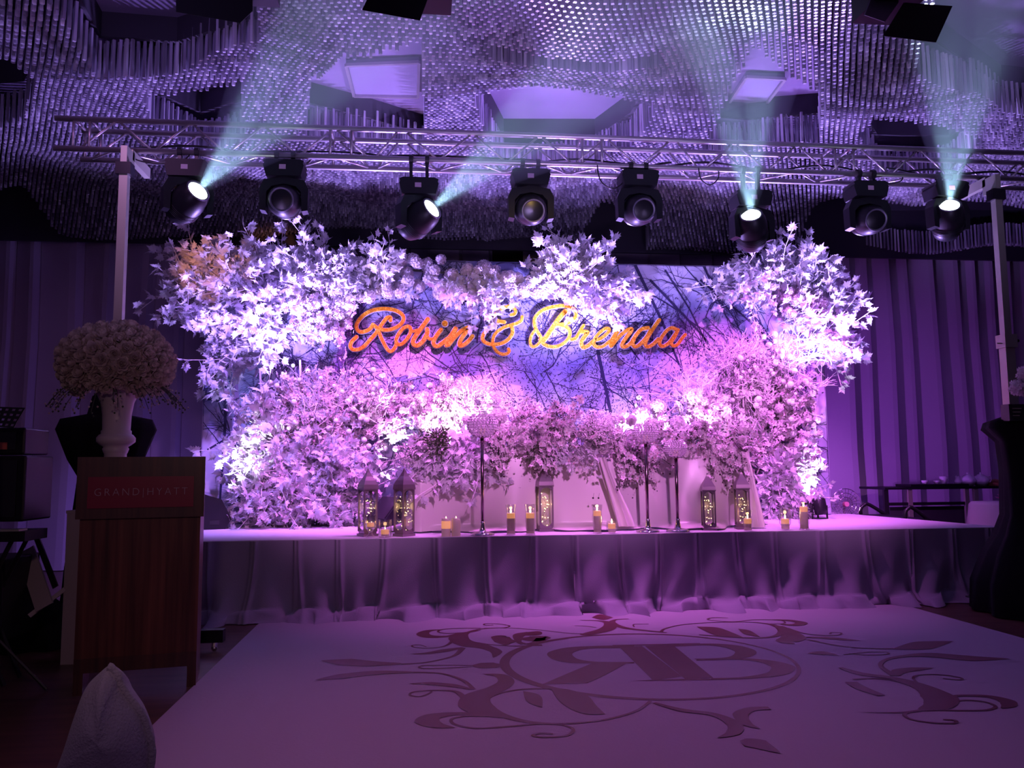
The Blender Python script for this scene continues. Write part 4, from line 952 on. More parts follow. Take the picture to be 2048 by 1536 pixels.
# ------------------------------------------------------------------ draped table
TBX0, TBX1, TBY0, TBY1, TBZ = atY(838, 1000, 7.92).x, atY(1500, 1000, 7.92).x, 7.92, 8.55, STZ+.74
tb = thing('head_table', ((TBX0+TBX1)/2, 8.2, STZ), 'long table under pale satin cloth behind the candles and lanterns', 'table')
mb = MB(); mb.box((TBX0+.02, TBY0+.02, TBZ-.03), (TBX1-.02, TBY1, TBZ-.005), 'woodd'); kid(mb, 'tabletop', tb)
for x in (TBX0+.1, TBX1-.1):
    for y in (TBY0+.1, TBY1-.08): mb = MB(); mb.box((x-.025, y-.025, STZ), (x+.025, y+.025, TBZ-.03), 'blackm'); kid(mb, 'leg', tb)
Rt = random.Random(8); ks = [(Rt.uniform(2, 14), Rt.uniform(0, 6), Rt.uniform(.3, 1)) for _ in range(7)]
PER = [(TBX0, TBY1), (TBX0, TBY0), (TBX1, TBY0), (TBX1, TBY1)]
def cloth_fn(u, v):
    lens = [TBY1-TBY0, TBX1-TBX0, TBY1-TBY0]; tot = sum(lens); s = u*tot; k = 0
    while k < 2 and s > lens[k]: s -= lens[k]; k += 1
    t = s/lens[k]; a, b = PER[k], PER[k+1]; x = a[0]+(b[0]-a[0])*t; y = a[1]+(b[1]-a[1])*t
    nx_, ny_ = ((-1, 0), (0, -1), (1, 0))[k]
    w = sum(c*math.sin(f*u*tot*.9+p+v*1.1) for f, p, c in ks)/4
    w2 = math.sin(2.3*u*tot+1.5*v)*.5
    off = .015+(.13*w+.06*w2+.07+.02*math.sin(34*u*tot/3+2*v))*v**.9; hem = max(0, (v-.93)/.07); off += hem**1.5*(.14+.09*math.sin(6.3*u*tot)+.05*math.sin(17*u*tot))
    z = TBZ*(1-v)+(STZ+.012)*v+hem*.006*(1+math.sin(13*u*tot+3*v))
    sag = .03*abs(math.sin(3.1*u*tot))*v
    return (x+nx_*off+sag*.6*(1 if k == 1 else 0), y+ny_*off, max(z, STZ+.004))
mb = MB(); mb.grid(cloth_fn, 520, 30, 'satin'); mb.add([(TBX0-.01, TBY0-.01, TBZ), (TBX1+.01, TBY0-.01, TBZ), (TBX1+.01, TBY1+.01, TBZ), (TBX0-.01, TBY1+.01, TBZ)], [(0, 1, 2, 3)], 'satin')
o = mb.build('tablecloth', None, True); tag(o, 'pale satin tablecloth falling in folds to the stage over the head table', 'tablecloth')
# looser swag of cloth pulled down at the middle and at the right end
def swag(xa, xb, ya, yb, Y, seed, label):
    Rw = random.Random(seed); a = atY(xa, ya, Y); b = atY(xb, yb, Y-.12); mb = MB()
    def fn(u, v):
        c = a.lerp(b, v); w = .035+.055*v; f = (u-.5)*2
        z = c.z-.02*math.sin(v*5); return (c.x+f*w+.015*math.sin(f*7+v*3), Y-.06-.12*v+.025*math.cos(f*9+v*4)-.03*(1-f*f), max(z, STZ+.012+.006*math.cos(f*9)))
    mb.grid(fn, 24, 24, 'satin'); return tag(mb.build('satin_swag', None, True), label, 'cloth swag')
swag(1198, 1250, 915, 1056, 7.86, 1, 'narrow satin swag falling down the middle of the head table cloth')
swag(1480, 1508, 905, 1058, 7.86, 2, 'narrow satin swag falling at the right end of the head table')
# flowers along the table front
t = arr(1180, 860, 7.95, 'long arrangement of white orchids and hydrangeas spread along the front of the table', z=TBZ)
mb = MB(); mb.box((TBX0-t.location.x+.2, -.05, 0), (TBX1-t.location.x-.1, .12, .07), 'coral'); mb.build('flower_tray', t)
scatter(t, P_ORC, 100, [(1000, 850), (1060, 825), (1180, 820), (1230, 850), (1300, 870), (1400, 850), (1470, 850), (1520, 890), (1500, 920), (1420, 920), (1300, 910), (1180, 900), (1060, 910), (1000, 900)], 7.74, .28, lambda x, y: (0, -.7, .1), (.65, .95))
scatter(t, P_ORC, 55, [(1230, 880), (1300, 890), (1290, 960), (1250, 950)], 7.78, .1, lambda x, y: (0, -.4, -1), (.55, .8))
scatter(t, P_ORC, 30, [(1400, 900), (1500, 900), (1480, 950), (1430, 950)], 7.78, .1, lambda x, y: (0, -.4, -1), (.55, .8))
scatter(t, P_ORC, 40, [(1040, 880), (1120, 880), (1110, 920), (1050, 930)], 7.78, .1, lambda x, y: (0, -.5, -1), (.5, .75))
scatter(t, P_ORC, 24, [(990, 860), (1010, 860), (1020, 920), (1000, 930)], 7.74, .1, lambda x, y: (0, -.5, -1), (.5, .75))
scatter(t, P_HYD, 60, [(890, 850), (960, 830), (1100, 830), (1180, 830), (1400, 850), (1510, 850), (1510, 900), (1400, 890), (1100, 880), (900, 890)], 7.85, .25, lambda x, y: (0, -1, .2), (.6, 1))
scatter(t, P_RSW, 26, [(1030, 840), (1200, 830), (1450, 850), (1500, 880), (1200, 900), (1040, 920)], 7.74, .1, lambda x, y: (0, -1, .2), (.7, 1))
scatter(t, P_FOL, 9, [(820, 870), (900, 870), (900, 900), (830, 910)], 7.8, .15, lambda x, y: (0, -1, 0), (.5, .8))
scatter(t, P_FOL, 5, [(1050, 880), (1080, 880), (1075, 930), (1060, 930)], 7.76, .05, lambda x, y: (0, -1, 0), (.25, .4))
scatter(t, P_FOL, 5, [(1380, 870), (1500, 880), (1500, 900), (1400, 890)], 7.9, .05, lambda x, y: (0, -1, 0), (.3, .5))
scatter(t, P_BAB, 22, [(800, 880), (900, 880), (1000, 890), (1010, 930), (960, 940), (800, 920)], 7.83, .15, lambda x, y: (0, -1, 0), (.7, 1))
scatter(t, P_BAB, 8, [(1170, 850), (1210, 840), (1230, 870), (1180, 880)], 7.74, .1, lambda x, y: (0, -1, 0), (.7, 1))
scatter(t, P_SPR, 44, [(820, 900), (900, 890), (970, 890), (1000, 930), (960, 950), (900, 950), (850, 940)], 7.78, .12, lambda x, y: ((x-900)/160, -.5, -1), (.5, .8))
scatter(t, P_SPR, 14, [(1110, 900), (1190, 900), (1180, 930), (1120, 930)], 7.74, .06, lambda x, y: (0, -.4, -1), (.35, .55))
# loose dark hanging berries below the orchids
mbb = MB()
for x, y in [(1002, 952), (1008, 953), (1041, 931), (1087, 923), (1186, 996), (1197, 996), (1234, 974), (1255, 958), (1283, 943), (1326, 947), (1340, 948), (1235, 980), (1440, 949), (1451, 971), (1463, 972), (1410, 918), (1420, 917), (1539, 941), (1107, 921)]:
    p = atY(x, y, 7.68)-t.location; mbb.ball(p, .010, 'berry', 7); mbb.tube([p, p+Vector((.015, .02, .045))], .0015, 'stem', 3, False)
o = mbb.build('hanging_berries', t)
# ------------------------------------------------------------------ lanterns
def lantern(x, y, H, rz, label, proto=[None]):
    p = atZ(x, y, STZ)
    if proto[0] is None:
        t = thing('lantern', (0, 0, 0), '', 'lantern', 'metal lanterns along the stage edge'); w = .058; h = .40
        mb = MB(); mb.box((-w-.012, -w-.012, 0), (w+.012, w+.012, .022), 'lantern'); mb.box((-w, -w, .022), (w, w, .04), 'lantern')
        mb.build('base', t)
        for sx in (-1, 1):
            for sy in (-1, 1): mb = MB(); mb.box((sx*w-.007, sy*w-.007, .04), (sx*w+.007, sy*w+.007, h), 'lantern'); mb.build('corner_post', t)
        mb = MB(); mb.box((-w-.012, -w-.012, h), (w+.012, w+.012, h+.012), 'lantern')
        prof = [(w+.012, h+.012), (w+.008, h+.045), (w-.008, h+.08), (w-.028, h+.115), (.014, h+.15), (.008, h+.17)]
        vs = [];
        for r, z in prof:
            for sx, sy in ((-1, -1), (1, -1), (1, 1), (-1, 1)): vs.append((sx*r, sy*r, z))
        mb.add(vs, [(4*i+k, 4*i+(k+1) % 4, 4*i+4+(k+1) % 4, 4*i+4+k) for i in range(len(prof)-1) for k in range(4)], 'lantern'); rf = mb.build('roof', t)
        mb = MB(); mb.tube([(0, 0, h+.165), (0, 0, h+.185)], [.010, .003], 'lantern', 8); mb.ball((0, 0, h+.178), .009, 'lantern', 8); mb.build('finial', rf)
        # pierced arches at the head and foot of each pane
        for k in range(4):
            A = Matrix.Rotation(k*pi/2, 4, 'Z'); mb = MB(); n = 12
            for z0, sg in ((h, -1), (.04, 1)):
                vs = []
                for i in range(n+1):
                    u = -w+2*w*i/n; d = .008+.04*(abs(u)/w)**2.2; vs += [A @ Vector((u, -w, z0)), A @ Vector((u, -w, z0+sg*d))]
                mb.add(vs, [(2*i, 2*i+1, 2*i+3, 2*i+2) for i in range(n)], 'lantern')
            mb.build('pierced_arch', t)
            mb = MB(); mb.add([A @ Vector(q) for q in ((-w, -w+.004, .04), (w, -w+.004, .04), (w, -w+.004, h), (-w, -w+.004, h))], [(0, 1, 2, 3)], 'glass'); mb.build('pane', t)
        Rl = random.Random(3); P = []
        for i in range(20):
            a = i*1.9; P.append((.035*math.cos(a)*Rl.uniform(.3, 1.5), .035*math.sin(a)*Rl.uniform(.3, 1.5), .05+.30*abs(math.sin(i*.41))*Rl.uniform(.6, 1)))
        mb = MB(); mb.tube(spline(P, 3), .0010, 'lantern', 3, False); st_ = mb.build('fairy_light_string', t)
        mb = MB()
        for q in P: mb.ball(q, .0040, 'fairy', 6)
        mb.build('bulbs', st_)
        proto[0] = t; o = t
    else: o = copy_tree(proto[0])
    o.location = p; s = H/.585; o.scale = (s, s, s); o.rotation_euler = (0, 0, rz); o['label'] = label
    l = light('POINT', (p.x, p.y, STZ+.25*s), (1, .6, .25), .10, 'fairy_glow', None, .04)
    return o
lantern(735, 1072, .60, .5, 'leftmost pointed metal lantern, behind the ribbed glass goblet')
lantern(808, 1072, .60, .7, 'pointed metal lantern standing right of the short ribbed candle glass')
lantern(1090, 1062, .61, .12, 'middle pointed metal lantern filled with fairy lights beside two candle glasses')
lantern(1418, 1060, .53, -.15, 'pointed metal lantern left of the rightmost one')
lantern(1486, 1058, .55, -.15, 'rightmost pointed metal lantern, behind a low candle glass')
# ------------------------------------------------------------------ crystal globe stands
def globe_stand(x, y, ytop, r, label, proto={}):
    p = atZ(x, y, STZ); p = atY(x, y, max(p.y, SY0+.13)); p.z = STZ; q = atY(x, ytop, p.y); H = q.z-STZ; t = thing('candle_stand', p, label, 'candle holder', 'crystal globe candle stands')
    mb = MB(); mb.lathe([(0, 0), (.105, 0), (.107, .014), (.085, .022), (.030, .034), (.026, .06), (.020, .10), (.022, .115), (.014, .12)], 'chrome', 32); mb.build('base', t, True)
    zc = H-r*.80
    mb = MB(); mb.tube([(0, 0, .11), (0, 0, zc-r*.80)], [.014, .016], 'pole', 12); mb.build('pole', t, True)
    mb = MB(); mb.lathe([(.014, zc-r*.95), (.033, zc-r*.92), (.036, zc-r*.78), (.02, zc-r*.76)], 'pole', 20); mb.build('cup', t, True)
    mb = MB(); nr = 11                     # rows of faceted beads on a bowl open at the top
    for i in range(nr):
        th = -1.15+i*(2.0)/(nr-1); rr = r*math.cos(th); z = zc+r*.9*math.sin(th); n = max(8, int(2*pi*rr/(r*.24)))
        for k in range(n):
            a = 2*pi*(k+.5*(i % 2))/n; c = Vector((rr*math.cos(a), rr*math.sin(a), z)); s = r*.105; o_ = Vector((math.cos(a)*math.cos(th), math.sin(a)*math.cos(th), math.sin(th))); g = Vector((-math.sin(a), math.cos(a), 0)); w = o_.cross(g)
            mb.add([c+o_*s, c+g*s, c+w*s*1.2, c-g*s, c-w*s*1.2, c-o_*s*.6], [(0, 1, 2), (0, 2, 3), (0, 3, 4), (0, 4, 1), (5, 2, 1), (5, 3, 2), (5, 4, 3), (5, 1, 4)], 'crystal')
    mb.build('crystal_bowl', t)
    mb = MB(); mb.lathe([(0, zc-r*.7), (.03, zc-r*.7), (.03, zc-r*.2), (0, zc-r*.2)], 'wax', 16); mb.build('candle', t)
    return t
globe_stand(965, 1071, 827, .128, 'tallest crystal globe candle stand, left of the two lit candle vases')
globe_stand(1296, 1067, 846, .112, 'middle crystal globe candle stand, taller one of the right pair')
globe_stand(1356, 1067, 879, .100, 'shortest crystal globe candle stand, right one of the right pair')
# ------------------------------------------------------------------ candles
def flame(mb, c, s=1): mb.lathe([(0, -.004*s), (.006*s, .003*s), (.007*s, .010*s), (.004*s, .022*s), (0, .034*s)], 'flame', 8, c)
def candle_glass(x, y, r, h, cr, ch, label, shape='vase', lift=.012, lit=True, second=False, fl=1):
    p = atZ(x, y, STZ); p = atY(x, y, max(p.y, SY0+r+.03)); p.z = STZ; t = thing('candle_glass', p, label, 'candle holder', 'candles on the stage edge')
    if shape == 'vase': prof = [(0, 0), (r*.8, 0), (r*.8, .008), (r*.66, .02), (r*.85, h*.25), (r*.92, h*.5), (r*.82, h*.75), (r, h)]
    elif shape == 'bowl': prof = [(0, 0), (r*.6, 0), (r*.62, .008), (r*.5, .02), (r, h*.3), (r*1.05, h*.6), (r*.9, h)]
    elif shape == 'ribbed': prof = [(0, 0), (r*.92, 0), (r, h*.1), (r, h*.9), (r*1.02, h)]
    elif shape == 'goblet': prof = [(0, 0), (r*.8, 0), (r*.8, .01), (r*.3, .03), (r*.35, .05), (r*.85, h*.45), (r, h*.8), (r*1.0, h)]
    mb = MB(); mb.lathe(prof, 'glass', 24)
    if shape in ('ribbed', 'goblet'):
        for i in range(4, len(prof)-1) if shape == 'goblet' else range(2, 3):
            for k in range(20):
                a = 2*pi*k/20; (r0, z0), (r1, z1) = prof[i], prof[i+1]; mb.tube([(r0*math.cos(a), r0*math.sin(a), z0), (r1*math.cos(a), r1*math.sin(a), z1)], .0018, 'glass', 4, False)
    mb.build('glass', t, True)
    mb = MB(); mb.lathe([(0, lift), (cr, lift), (cr, lift+ch-.03), (cr, lift+ch), (cr*.85, lift+ch+.002), (0, lift+ch-.004)], 'wax', 20); c = mb.build('candle', t, True)
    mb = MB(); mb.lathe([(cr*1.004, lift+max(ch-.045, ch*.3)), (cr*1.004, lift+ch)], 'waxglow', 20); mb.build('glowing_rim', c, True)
    if lit:
        mb = MB(); flame(mb, (0, 0, lift+ch+.006), fl*1.1); mb.build('flame', c, True)
        light('POINT', (p.x, p.y, STZ+lift+ch+.05), (1, .50, .20), .18*fl, 'candle_glow', None, .015)
    if second:
        mb = MB(); flame(mb, (.0, -r*.4, .06), 1.2); mb.build('flame', c, True)
    return t
candle_glass(1022, 1070, .050, .27, .037, .18, 'left one of the two tall clear vases with lit pillar candles')
candle_glass(1061, 1070, .052, .27, .037, .18, 'right one of the two tall clear vases, touching the middle lantern')
candle_glass(1195, 1067, .050, .26, .034, .19, 'tall clear vase with a lit pillar candle right of the middle lantern')
candle_glass(1224, 1068, .048, .11, .034, .075, 'low glass with a short lit candle just left of the tall crystal stand', 'bowl')
candle_glass(1496, 1062, .046, .19, .034, .10, 'clear glass with a short lit candle in front of the rightmost lantern', 'vase')
candle_glass(1571, 1060, .052, .20, .036, .09, 'left one of the two candle glasses at the right end of the stage flowers', 'bowl')
candle_glass(1609, 1060, .058, .25, .036, .20, 'rightmost candle glass with a tall orange glowing pillar', 'vase', second=True)
candle_glass(741, 1076, .052, .19, .030, .05, 'ribbed glass goblet in front of the leftmost lantern', 'goblet', .08, False)
candle_glass(770, 1076, .056, .155, .036, .055, 'short ribbed candle glass between the two left lanterns', 'ribbed', .012, True, False, .5)
for x, h, lab in ((892, .165, 'left one of the two bare ivory pillar candles, glowing yellow at its top'), (912, .165, 'right one of the two bare ivory pillar candles')):
    p = atZ(x, 1073, STZ); p = atY(x, 1073, max(p.y, SY0+.07)); p.z = STZ; t = thing('pillar_candle', p, lab, 'candle', 'pair of flameless pillar candles')
    mb = MB(); n = 20; vs = []
    for z, r in ((0, .040), (h-.012, .040), (h, .037)):
        for k in range(n): a = 2*pi*k/n; vs.append((r*math.cos(a), r*math.sin(a), z-(.012*(1+math.cos(a-.8)) if z > 0 else 0)))
    mb.add(vs, [(i*n+k, i*n+(k+1) % n, (i+1)*n+(k+1) % n, (i+1)*n+k) for i in range(2) for k in range(n)]+[tuple(2*n+k for k in range(n))], 'wax'); mb.build('wax_body', t, True)
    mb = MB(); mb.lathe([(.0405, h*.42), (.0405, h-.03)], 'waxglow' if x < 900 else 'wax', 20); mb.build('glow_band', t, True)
    mb = MB(); flame(mb, (.0, -.01, h-.02), .9); mb.build('flame', t, True)
# ------------------------------------------------------------------ monitors and floor lamps on the stage
def wedge(p, rz, s, label):
    t = thing('stage_monitor', p, label, 'speaker', 'wedge monitors on the stage', rz); mb = MB()
    pr = [(-.22, 0), (.20, 0), (.26, .10), (.16, .30), (-.02, .36), (-.22, .12)]; w = .26
    vs = [(x*s, -w*s, z*s) for x, z in pr]+[(x*s, w*s, z*s) for x, z in pr]; n = len(pr)
    mb.add(vs, [tuple(range(n)), tuple(range(n, 2*n))[::-1]]+[(i, (i+1) % n, n+(i+1) % n, n+i)[::-1] for i in range(n)], 'black'); mb.build('cabinet', t)
    mb = MB(); a, b = Vector((-.22*s, 0, .12*s)), Vector((-.02*s, 0, .36*s)); o = (b-a).cross(Vector((0, 1, 0))).normalized()*-.008
    if o.x > 0: o = -o
    g = [a+o+Vector((0, -.23*s, 0)), b+o+Vector((0, -.23*s, 0)), b+o+Vector((0, .23*s, 0)), a+o+Vector((0, .23*s, 0))]; mb.add(g+[q-o*1.2 for q in g], [(0, 1, 2, 3), (0, 4, 5, 1), (1, 5, 6, 2), (2, 6, 7, 3), (3, 7, 4, 0)], 'blackm'); mb.build('grille', t)
    mb = MB(); mb.box((.05*s, -w*s-.004, .05*s), (.14*s, -w*s+.01, .09*s), 'blackm'); mb.build('handle', t)
p = atZ(425, 1050, STZ); wedge((p.x+.02, 9.0, STZ), .35, 1.0, 'black wedge monitor speaker at the left end of the stage beside the lectern')
p = atZ(790, 1045, STZ); wedge((p.x, 8.7, STZ), .5, .85, 'black wedge monitor speaker half hidden behind the two left lanterns')
def uplight(x, y, Y, tgt, col, pw, label, ang=70, rz=0, lightonly=False, up=.22):
    p = atY(x, y, Y); z = STZ
    t = thing('uplight', (p.x, Y, z), label, 'floor lamp', 'black floor uplights', rz)
    d = (Vector(tgt)-Vector((p.x, Y, z+.14))).normalized(); q = d.to_track_quat('Z', 'Y').to_matrix().to_4x4()
    mb = MB(); mb.lathe([(0, -.09), (.06, -.09), (.075, -.05), (.075, .08), (.068, .085), (.066, .05), (0, .05)], 'black', 20, (0, 0, .14), q); mb.build('lamp_body', t, True)
    mb = MB(); mb.box((-.09, -.015, 0), (.09, .015, .012), 'blackm'); mb.box((-.09, -.012, 0), (-.08, .012, .15), 'blackm'); mb.box((.08, -.012, 0), (.09, .012, .15), 'blackm'); mb.build('bracket', t)
    light('SPOT', Vector((p.x, Y, z+.14))+d*.10, col, pw, 'uplight_lamp', tgt, .05, ang, .7)
def A(x, y, Y=9.3): return tuple(atY(x, y, Y))
uplight(372, 1046, 8.15, A(512, 890, 9.0), (.84, .76, 1), 520, 'floor uplight standing on the stage behind the lectern', 30)
uplight(545, 1050, 9.28, A(470, 640), (.50, .42, 1), 620, 'floor uplight hidden in the leaves of the left thicket near its outer edge', 46)
uplight(650, 1050, 9.28, A(640, 720), (1, .34, .95), 420, 'floor uplight hidden in the leaves at the middle of the left thicket', 75)
uplight(772, 1048, 8.95, A(830, 560), (.78, .55, 1), 620, 'floor uplight behind the left lanterns', 40)
uplight(1622, 1040, 8.98, A(1602, 900, 9.15), (.80, .70, 1), 500, 'floor uplight at the foot of the right thicket', 75)
uplight(1640, 1035, 8.9, A(1560, 600), (.62, .36, 1), 620, 'black floor uplight with a folding stand by the right edge of the backdrop', 50)
# small lamps standing on the table behind the front flowers, shining up on the flower bank and the print
for x, c, pw, ty, ang, lab in ((905, (.95, .62, 1), 90, 740, 120, 'small uplight on the table behind the left globe stand'), (1290, (.95, .64, 1), 80, 760, 120, 'small uplight on the table behind the middle globe stand'), (1150, (.30, .18, 1), 26, 640, 100, 'small uplight on the table behind the middle orchids'), (1420, (.95, .36, 1), 60, 700, 110, 'small uplight on the table near its right end')):
    p = atY(x, 1030, 8.28); t = thing('uplight', (p.x, 8.28, TBZ+.002), lab, 'table lamp')
    mb = MB(); mb.lathe([(0, 0), (.05, 0), (.05, .06), (.045, .06), (.045, .04), (0, .04)], 'black', 16); mb.build('lamp_body', t)
    light('SPOT', (p.x, 8.30, TBZ+.07), c, pw, 'uplight_lamp', A(x, ty, 9.1), .04, ang, .8)
# warm pin spot on the top left leaves
light('SPOT', (-3.1, 5.0, 2.6), (1, .36, .16), 520, 'pin_lamp', A(425, 530, 9.3), .04, 12, .8)
# added bare lights over the stage, washing truss and ceiling magenta and violet
for x, y, c, pw in ((1.2, 7.6, (.85, .18, 1), 26), (-1.4, 8.6, (.42, .28, 1), 800), (1.6, 8.6, (.42, .28, 1), 900), (4.6, 8.6, (.42, .28, 1), 800)):
    light('SPOT', (x, y, 2.2), c, pw, 'ceiling_fill', (x, y, 5), .1, 150, .8)
flush()
# ------------------------------------------------------------------ lectern
def at_rz(loc, rz): return Matrix.Translation(loc) @ Matrix.Rotation(rz, 4, 'Z')
lz = .19; t = thing('lectern', (-1.62, 5.12, 0), 'dark rosewood lectern with a red nameplate standing left of the carpet', 'lectern', None, lz)
w = .325
mb = MB(); mb.box((-w, 0, .12), (w, .03, 1.0), 'wood'); mb.build('front_panel', t)
mb = MB(); mb.box((-w-.02, -.03, .985), (w+.02, .0, 1.34), 'woodd'); mb.build('head_panel', t)
mb = MB(); mb.box((-w, -.004, .12), (w, .0, .20), 'woodd'); mb.build('bottom_rail', t)
for s in (-1, 1):
    mb = MB(); x = s*w; a, b = (x-.02, x) if s > 0 else (x, x+.02); mb.box((a, .03, .0), (b, .38, 1.2), 'wood'); mb.build('side_panel', t)
    mb = MB(); mb.box((x-s*.05 if s > 0 else x, 0, 0), (x if s > 0 else x+.05, .03, .12), 'woodd'); mb.build('foot', t)
mb = MB(); mb.add([(-w, 0, 1.33), (w, 0, 1.33), (w, .42, 1.17), (-w, .42, 1.17), (-w, 0, 1.30), (w, 0, 1.30), (w, .42, 1.14), (-w, .42, 1.14)], [(0, 1, 2, 3), (7, 6, 5, 4), (0, 4, 5, 1), (1, 5, 6, 2), (2, 6, 7, 3), (3, 7, 4, 0)], 'wood'); mb.build('reading_top', t)
mb = MB(); mb.box((-.285, -.038, 1.045), (.285, -.03, 1.225), 'red'); pl = mb.build('nameplate', t)
def text_mesh(s, size, m, name, parent, loc, extrude=.0015, sx=1.0):
    c = bpy.data.curves.new(name, 'FONT'); c.body = s; c.size = size; c.align_x = 'CENTER'; c.align_y = 'CENTER'; c.extrude = extrude; c.offset = -.0012; c.space_character = 1.35; c.resolution_u = 3
    o = bpy.data.objects.new(name, c); COL.objects.link(o); me = bpy.data.meshes.new_from_object(o.evaluated_get(bpy.context.evaluated_depsgraph_get())); bpy.data.objects.remove(o)
    me.materials.clear(); me.materials.append(M[m]); ob = bpy.data.objects.new(name, me); COL.objects.link(ob); ob.parent = parent; ob.location = loc; ob.rotation_euler = (pi/2, 0, 0); ob.scale = (sx, 1, 1); return ob
text_mesh('GRAND|HYATT', .062, 'letter', 'lettering', pl, (0, -.040, 1.135), sx=.93)
# ------------------------------------------------------------------ urn with roses on a plinth
pp = Vector((-2.14, 6.0, 0))
x0 = atY(131, 1150, 5.9).x
t = thing('plinth', (x0+.20, 6.05, 0), 'pale square plinth half hidden behind the lectern, carrying the white urn', 'plinth')
mb = MB(); mb.box((-.20, -.17, 0), (.20, .17, .98), 'plinth'); mb.build('column', t); mb = MB(); mb.box((-.205, -.175, .98), (.205, .175, 1.0), 'plinth'); mb.build('cap', t)
u = atY(232, 880, 6.05); ub = 1.0
t = thing('flower_urn', (u.x, 6.05, ub), 'white urn on the plinth holding a big dome of ivory roses', 'urn')
mb = MB()
zz = lambda y: atY(232, y, 6.05).z-ub
prof = [(0, 0), (.13, 0), (.13, .02), (.115, .04), (.09, .07), (.075, .12), (.072, zz(908)), (.078, zz(905)), (.086, zz(898)), (.078, zz(894)), (.10, zz(890)), (.125, zz(884)), (.126, zz(876)), (.11, zz(870)), (.098, zz(868)), (.098, zz(862)), (.090, zz(860)), (.094, zz(830)), (.108, zz(805)), (.128, zz(792)), (.15, zz(780))]
mb.lathe(prof, 'stone', 36); mb.build('urn_body', t, True)
cx_, cyy = 234, 728; cc_ = atY(cx_, cyy, 6.05); Rr = .385
mb = MB(); mb.ball(cc_-t.location, Rr*.80, 'green', 20, (1, 1, .68)); mb.build('flower_foam', t)
Rq = random.Random(12)
nn_ = 150
for i in range(nn_):
    z = 1-1.72*(i+.5)/nn_; a = i*2.39996; q_ = math.sqrt(1-z*z); d = Vector((q_*math.cos(a), q_*math.sin(a), z*.72))
    if d.y > .45: continue
    c = cc_+Vector((d.x*Rr*.93, d.y*Rr*.9, d.z*Rr*.98))
    nq = Vector((d.x, d.y, d.z*1.5)); me = Rq.choice(P_ROS)
    o = inst(me, 'rose', t, c-t.location, quat=(nq+Vector((Rq.gauss(0, .15), Rq.gauss(0, .15), Rq.gauss(0, .15)))).to_track_quat('Z', 'Y'), sc=Rq.uniform(1.0, 1.35))
mb = MB()
for i in range(26):
    a = Rq.uniform(pi*.85, 2.15*pi); s = Vector((math.cos(a)*Rr*.75, math.sin(a)*Rr*.6, -.15)); P = [cc_-t.location+s]
    d = Vector((math.cos(a), math.sin(a)*.5, -.3))
    for k in range(4): d = (d+Vector((0, 0, -.25))).normalized(); P.append(P[-1]+d*Rq.uniform(.03, .075))
    mb.tube(P, .0025, 'stem', 3, False)
    for p_ in P[1:]:
        for k in range(3): e = p_+Vector((Rq.gauss(0, .015), Rq.gauss(0, .015), Rq.gauss(0, .02))); mb.ball(e, .008, 'rose' if Rq.random() < .5 else 'green', 5)
mb.build('trailing_sprigs', t)
# ------------------------------------------------------------------ cushion in the near left corner
def cushion():
    Y = 1.55; pts = [(105, 1560), (128, 1500), (150, 1430), (172, 1375), (200, 1345), (222, 1330), (240, 1345), (246, 1365), (262, 1390), (285, 1420), (298, 1450), (308, 1490), (306, 1530), (300, 1570)]
    P = [atY(x, y, Y) for x, y in spline(pts, 4)]; n = len(P); t = thing('cushion', atY(210, 1560, Y), 'pale fabric cushion with fuzzy piping in the near left corner', 'cushion')
    c = sum(P, Vector())/n+Vector((0, 0, -.02)); mb = MB(); vs = []; lay = [(.09*(1-k**2.2)**.8, k) for k in (1, .985, .95, .88, .78, .65, .5, .35, .2, .1)]
    for sg in (-1, 1):
        base = len(vs)
        for dy, k in lay:
            for i, p in enumerate(P):
                q = c+(p-c)*k; vs.append(Vector((q.x, Y+sg*dy+.004*math.sin(i*.35+k*5)*math.sin(3*k), q.z))-t.location)
        vs.append(Vector((c.x, Y+sg*.0902, c.z))-t.location)
    fs = []; L_ = len(lay)
    for s in (0, 1):
        b = s*(L_*n+1)
        for j in range(L_-1):
            for i in range(n): fs.append((b+j*n+i, b+j*n+(i+1) % n, b+(j+1)*n+(i+1) % n, b+(j+1)*n+i))
        for i in range(n): fs.append((b+(L_-1)*n+i, b+(L_-1)*n+(i+1) % n, b+L_*n))
    mb.add(vs, fs, 'cushion'); o = mb.build('cover', t, True)
    mb = MB(); Rf = random.Random(2); Q = [p-t.location+Vector((0, -.012, 0)) for p in P[20:]]
    mb.tube(Q, [.006+.0015*Rf.random() for _ in Q], 'cushion', 8); o = mb.build('piping', t, True); o['label'] = 'fuzzy rope piping'
cushion()
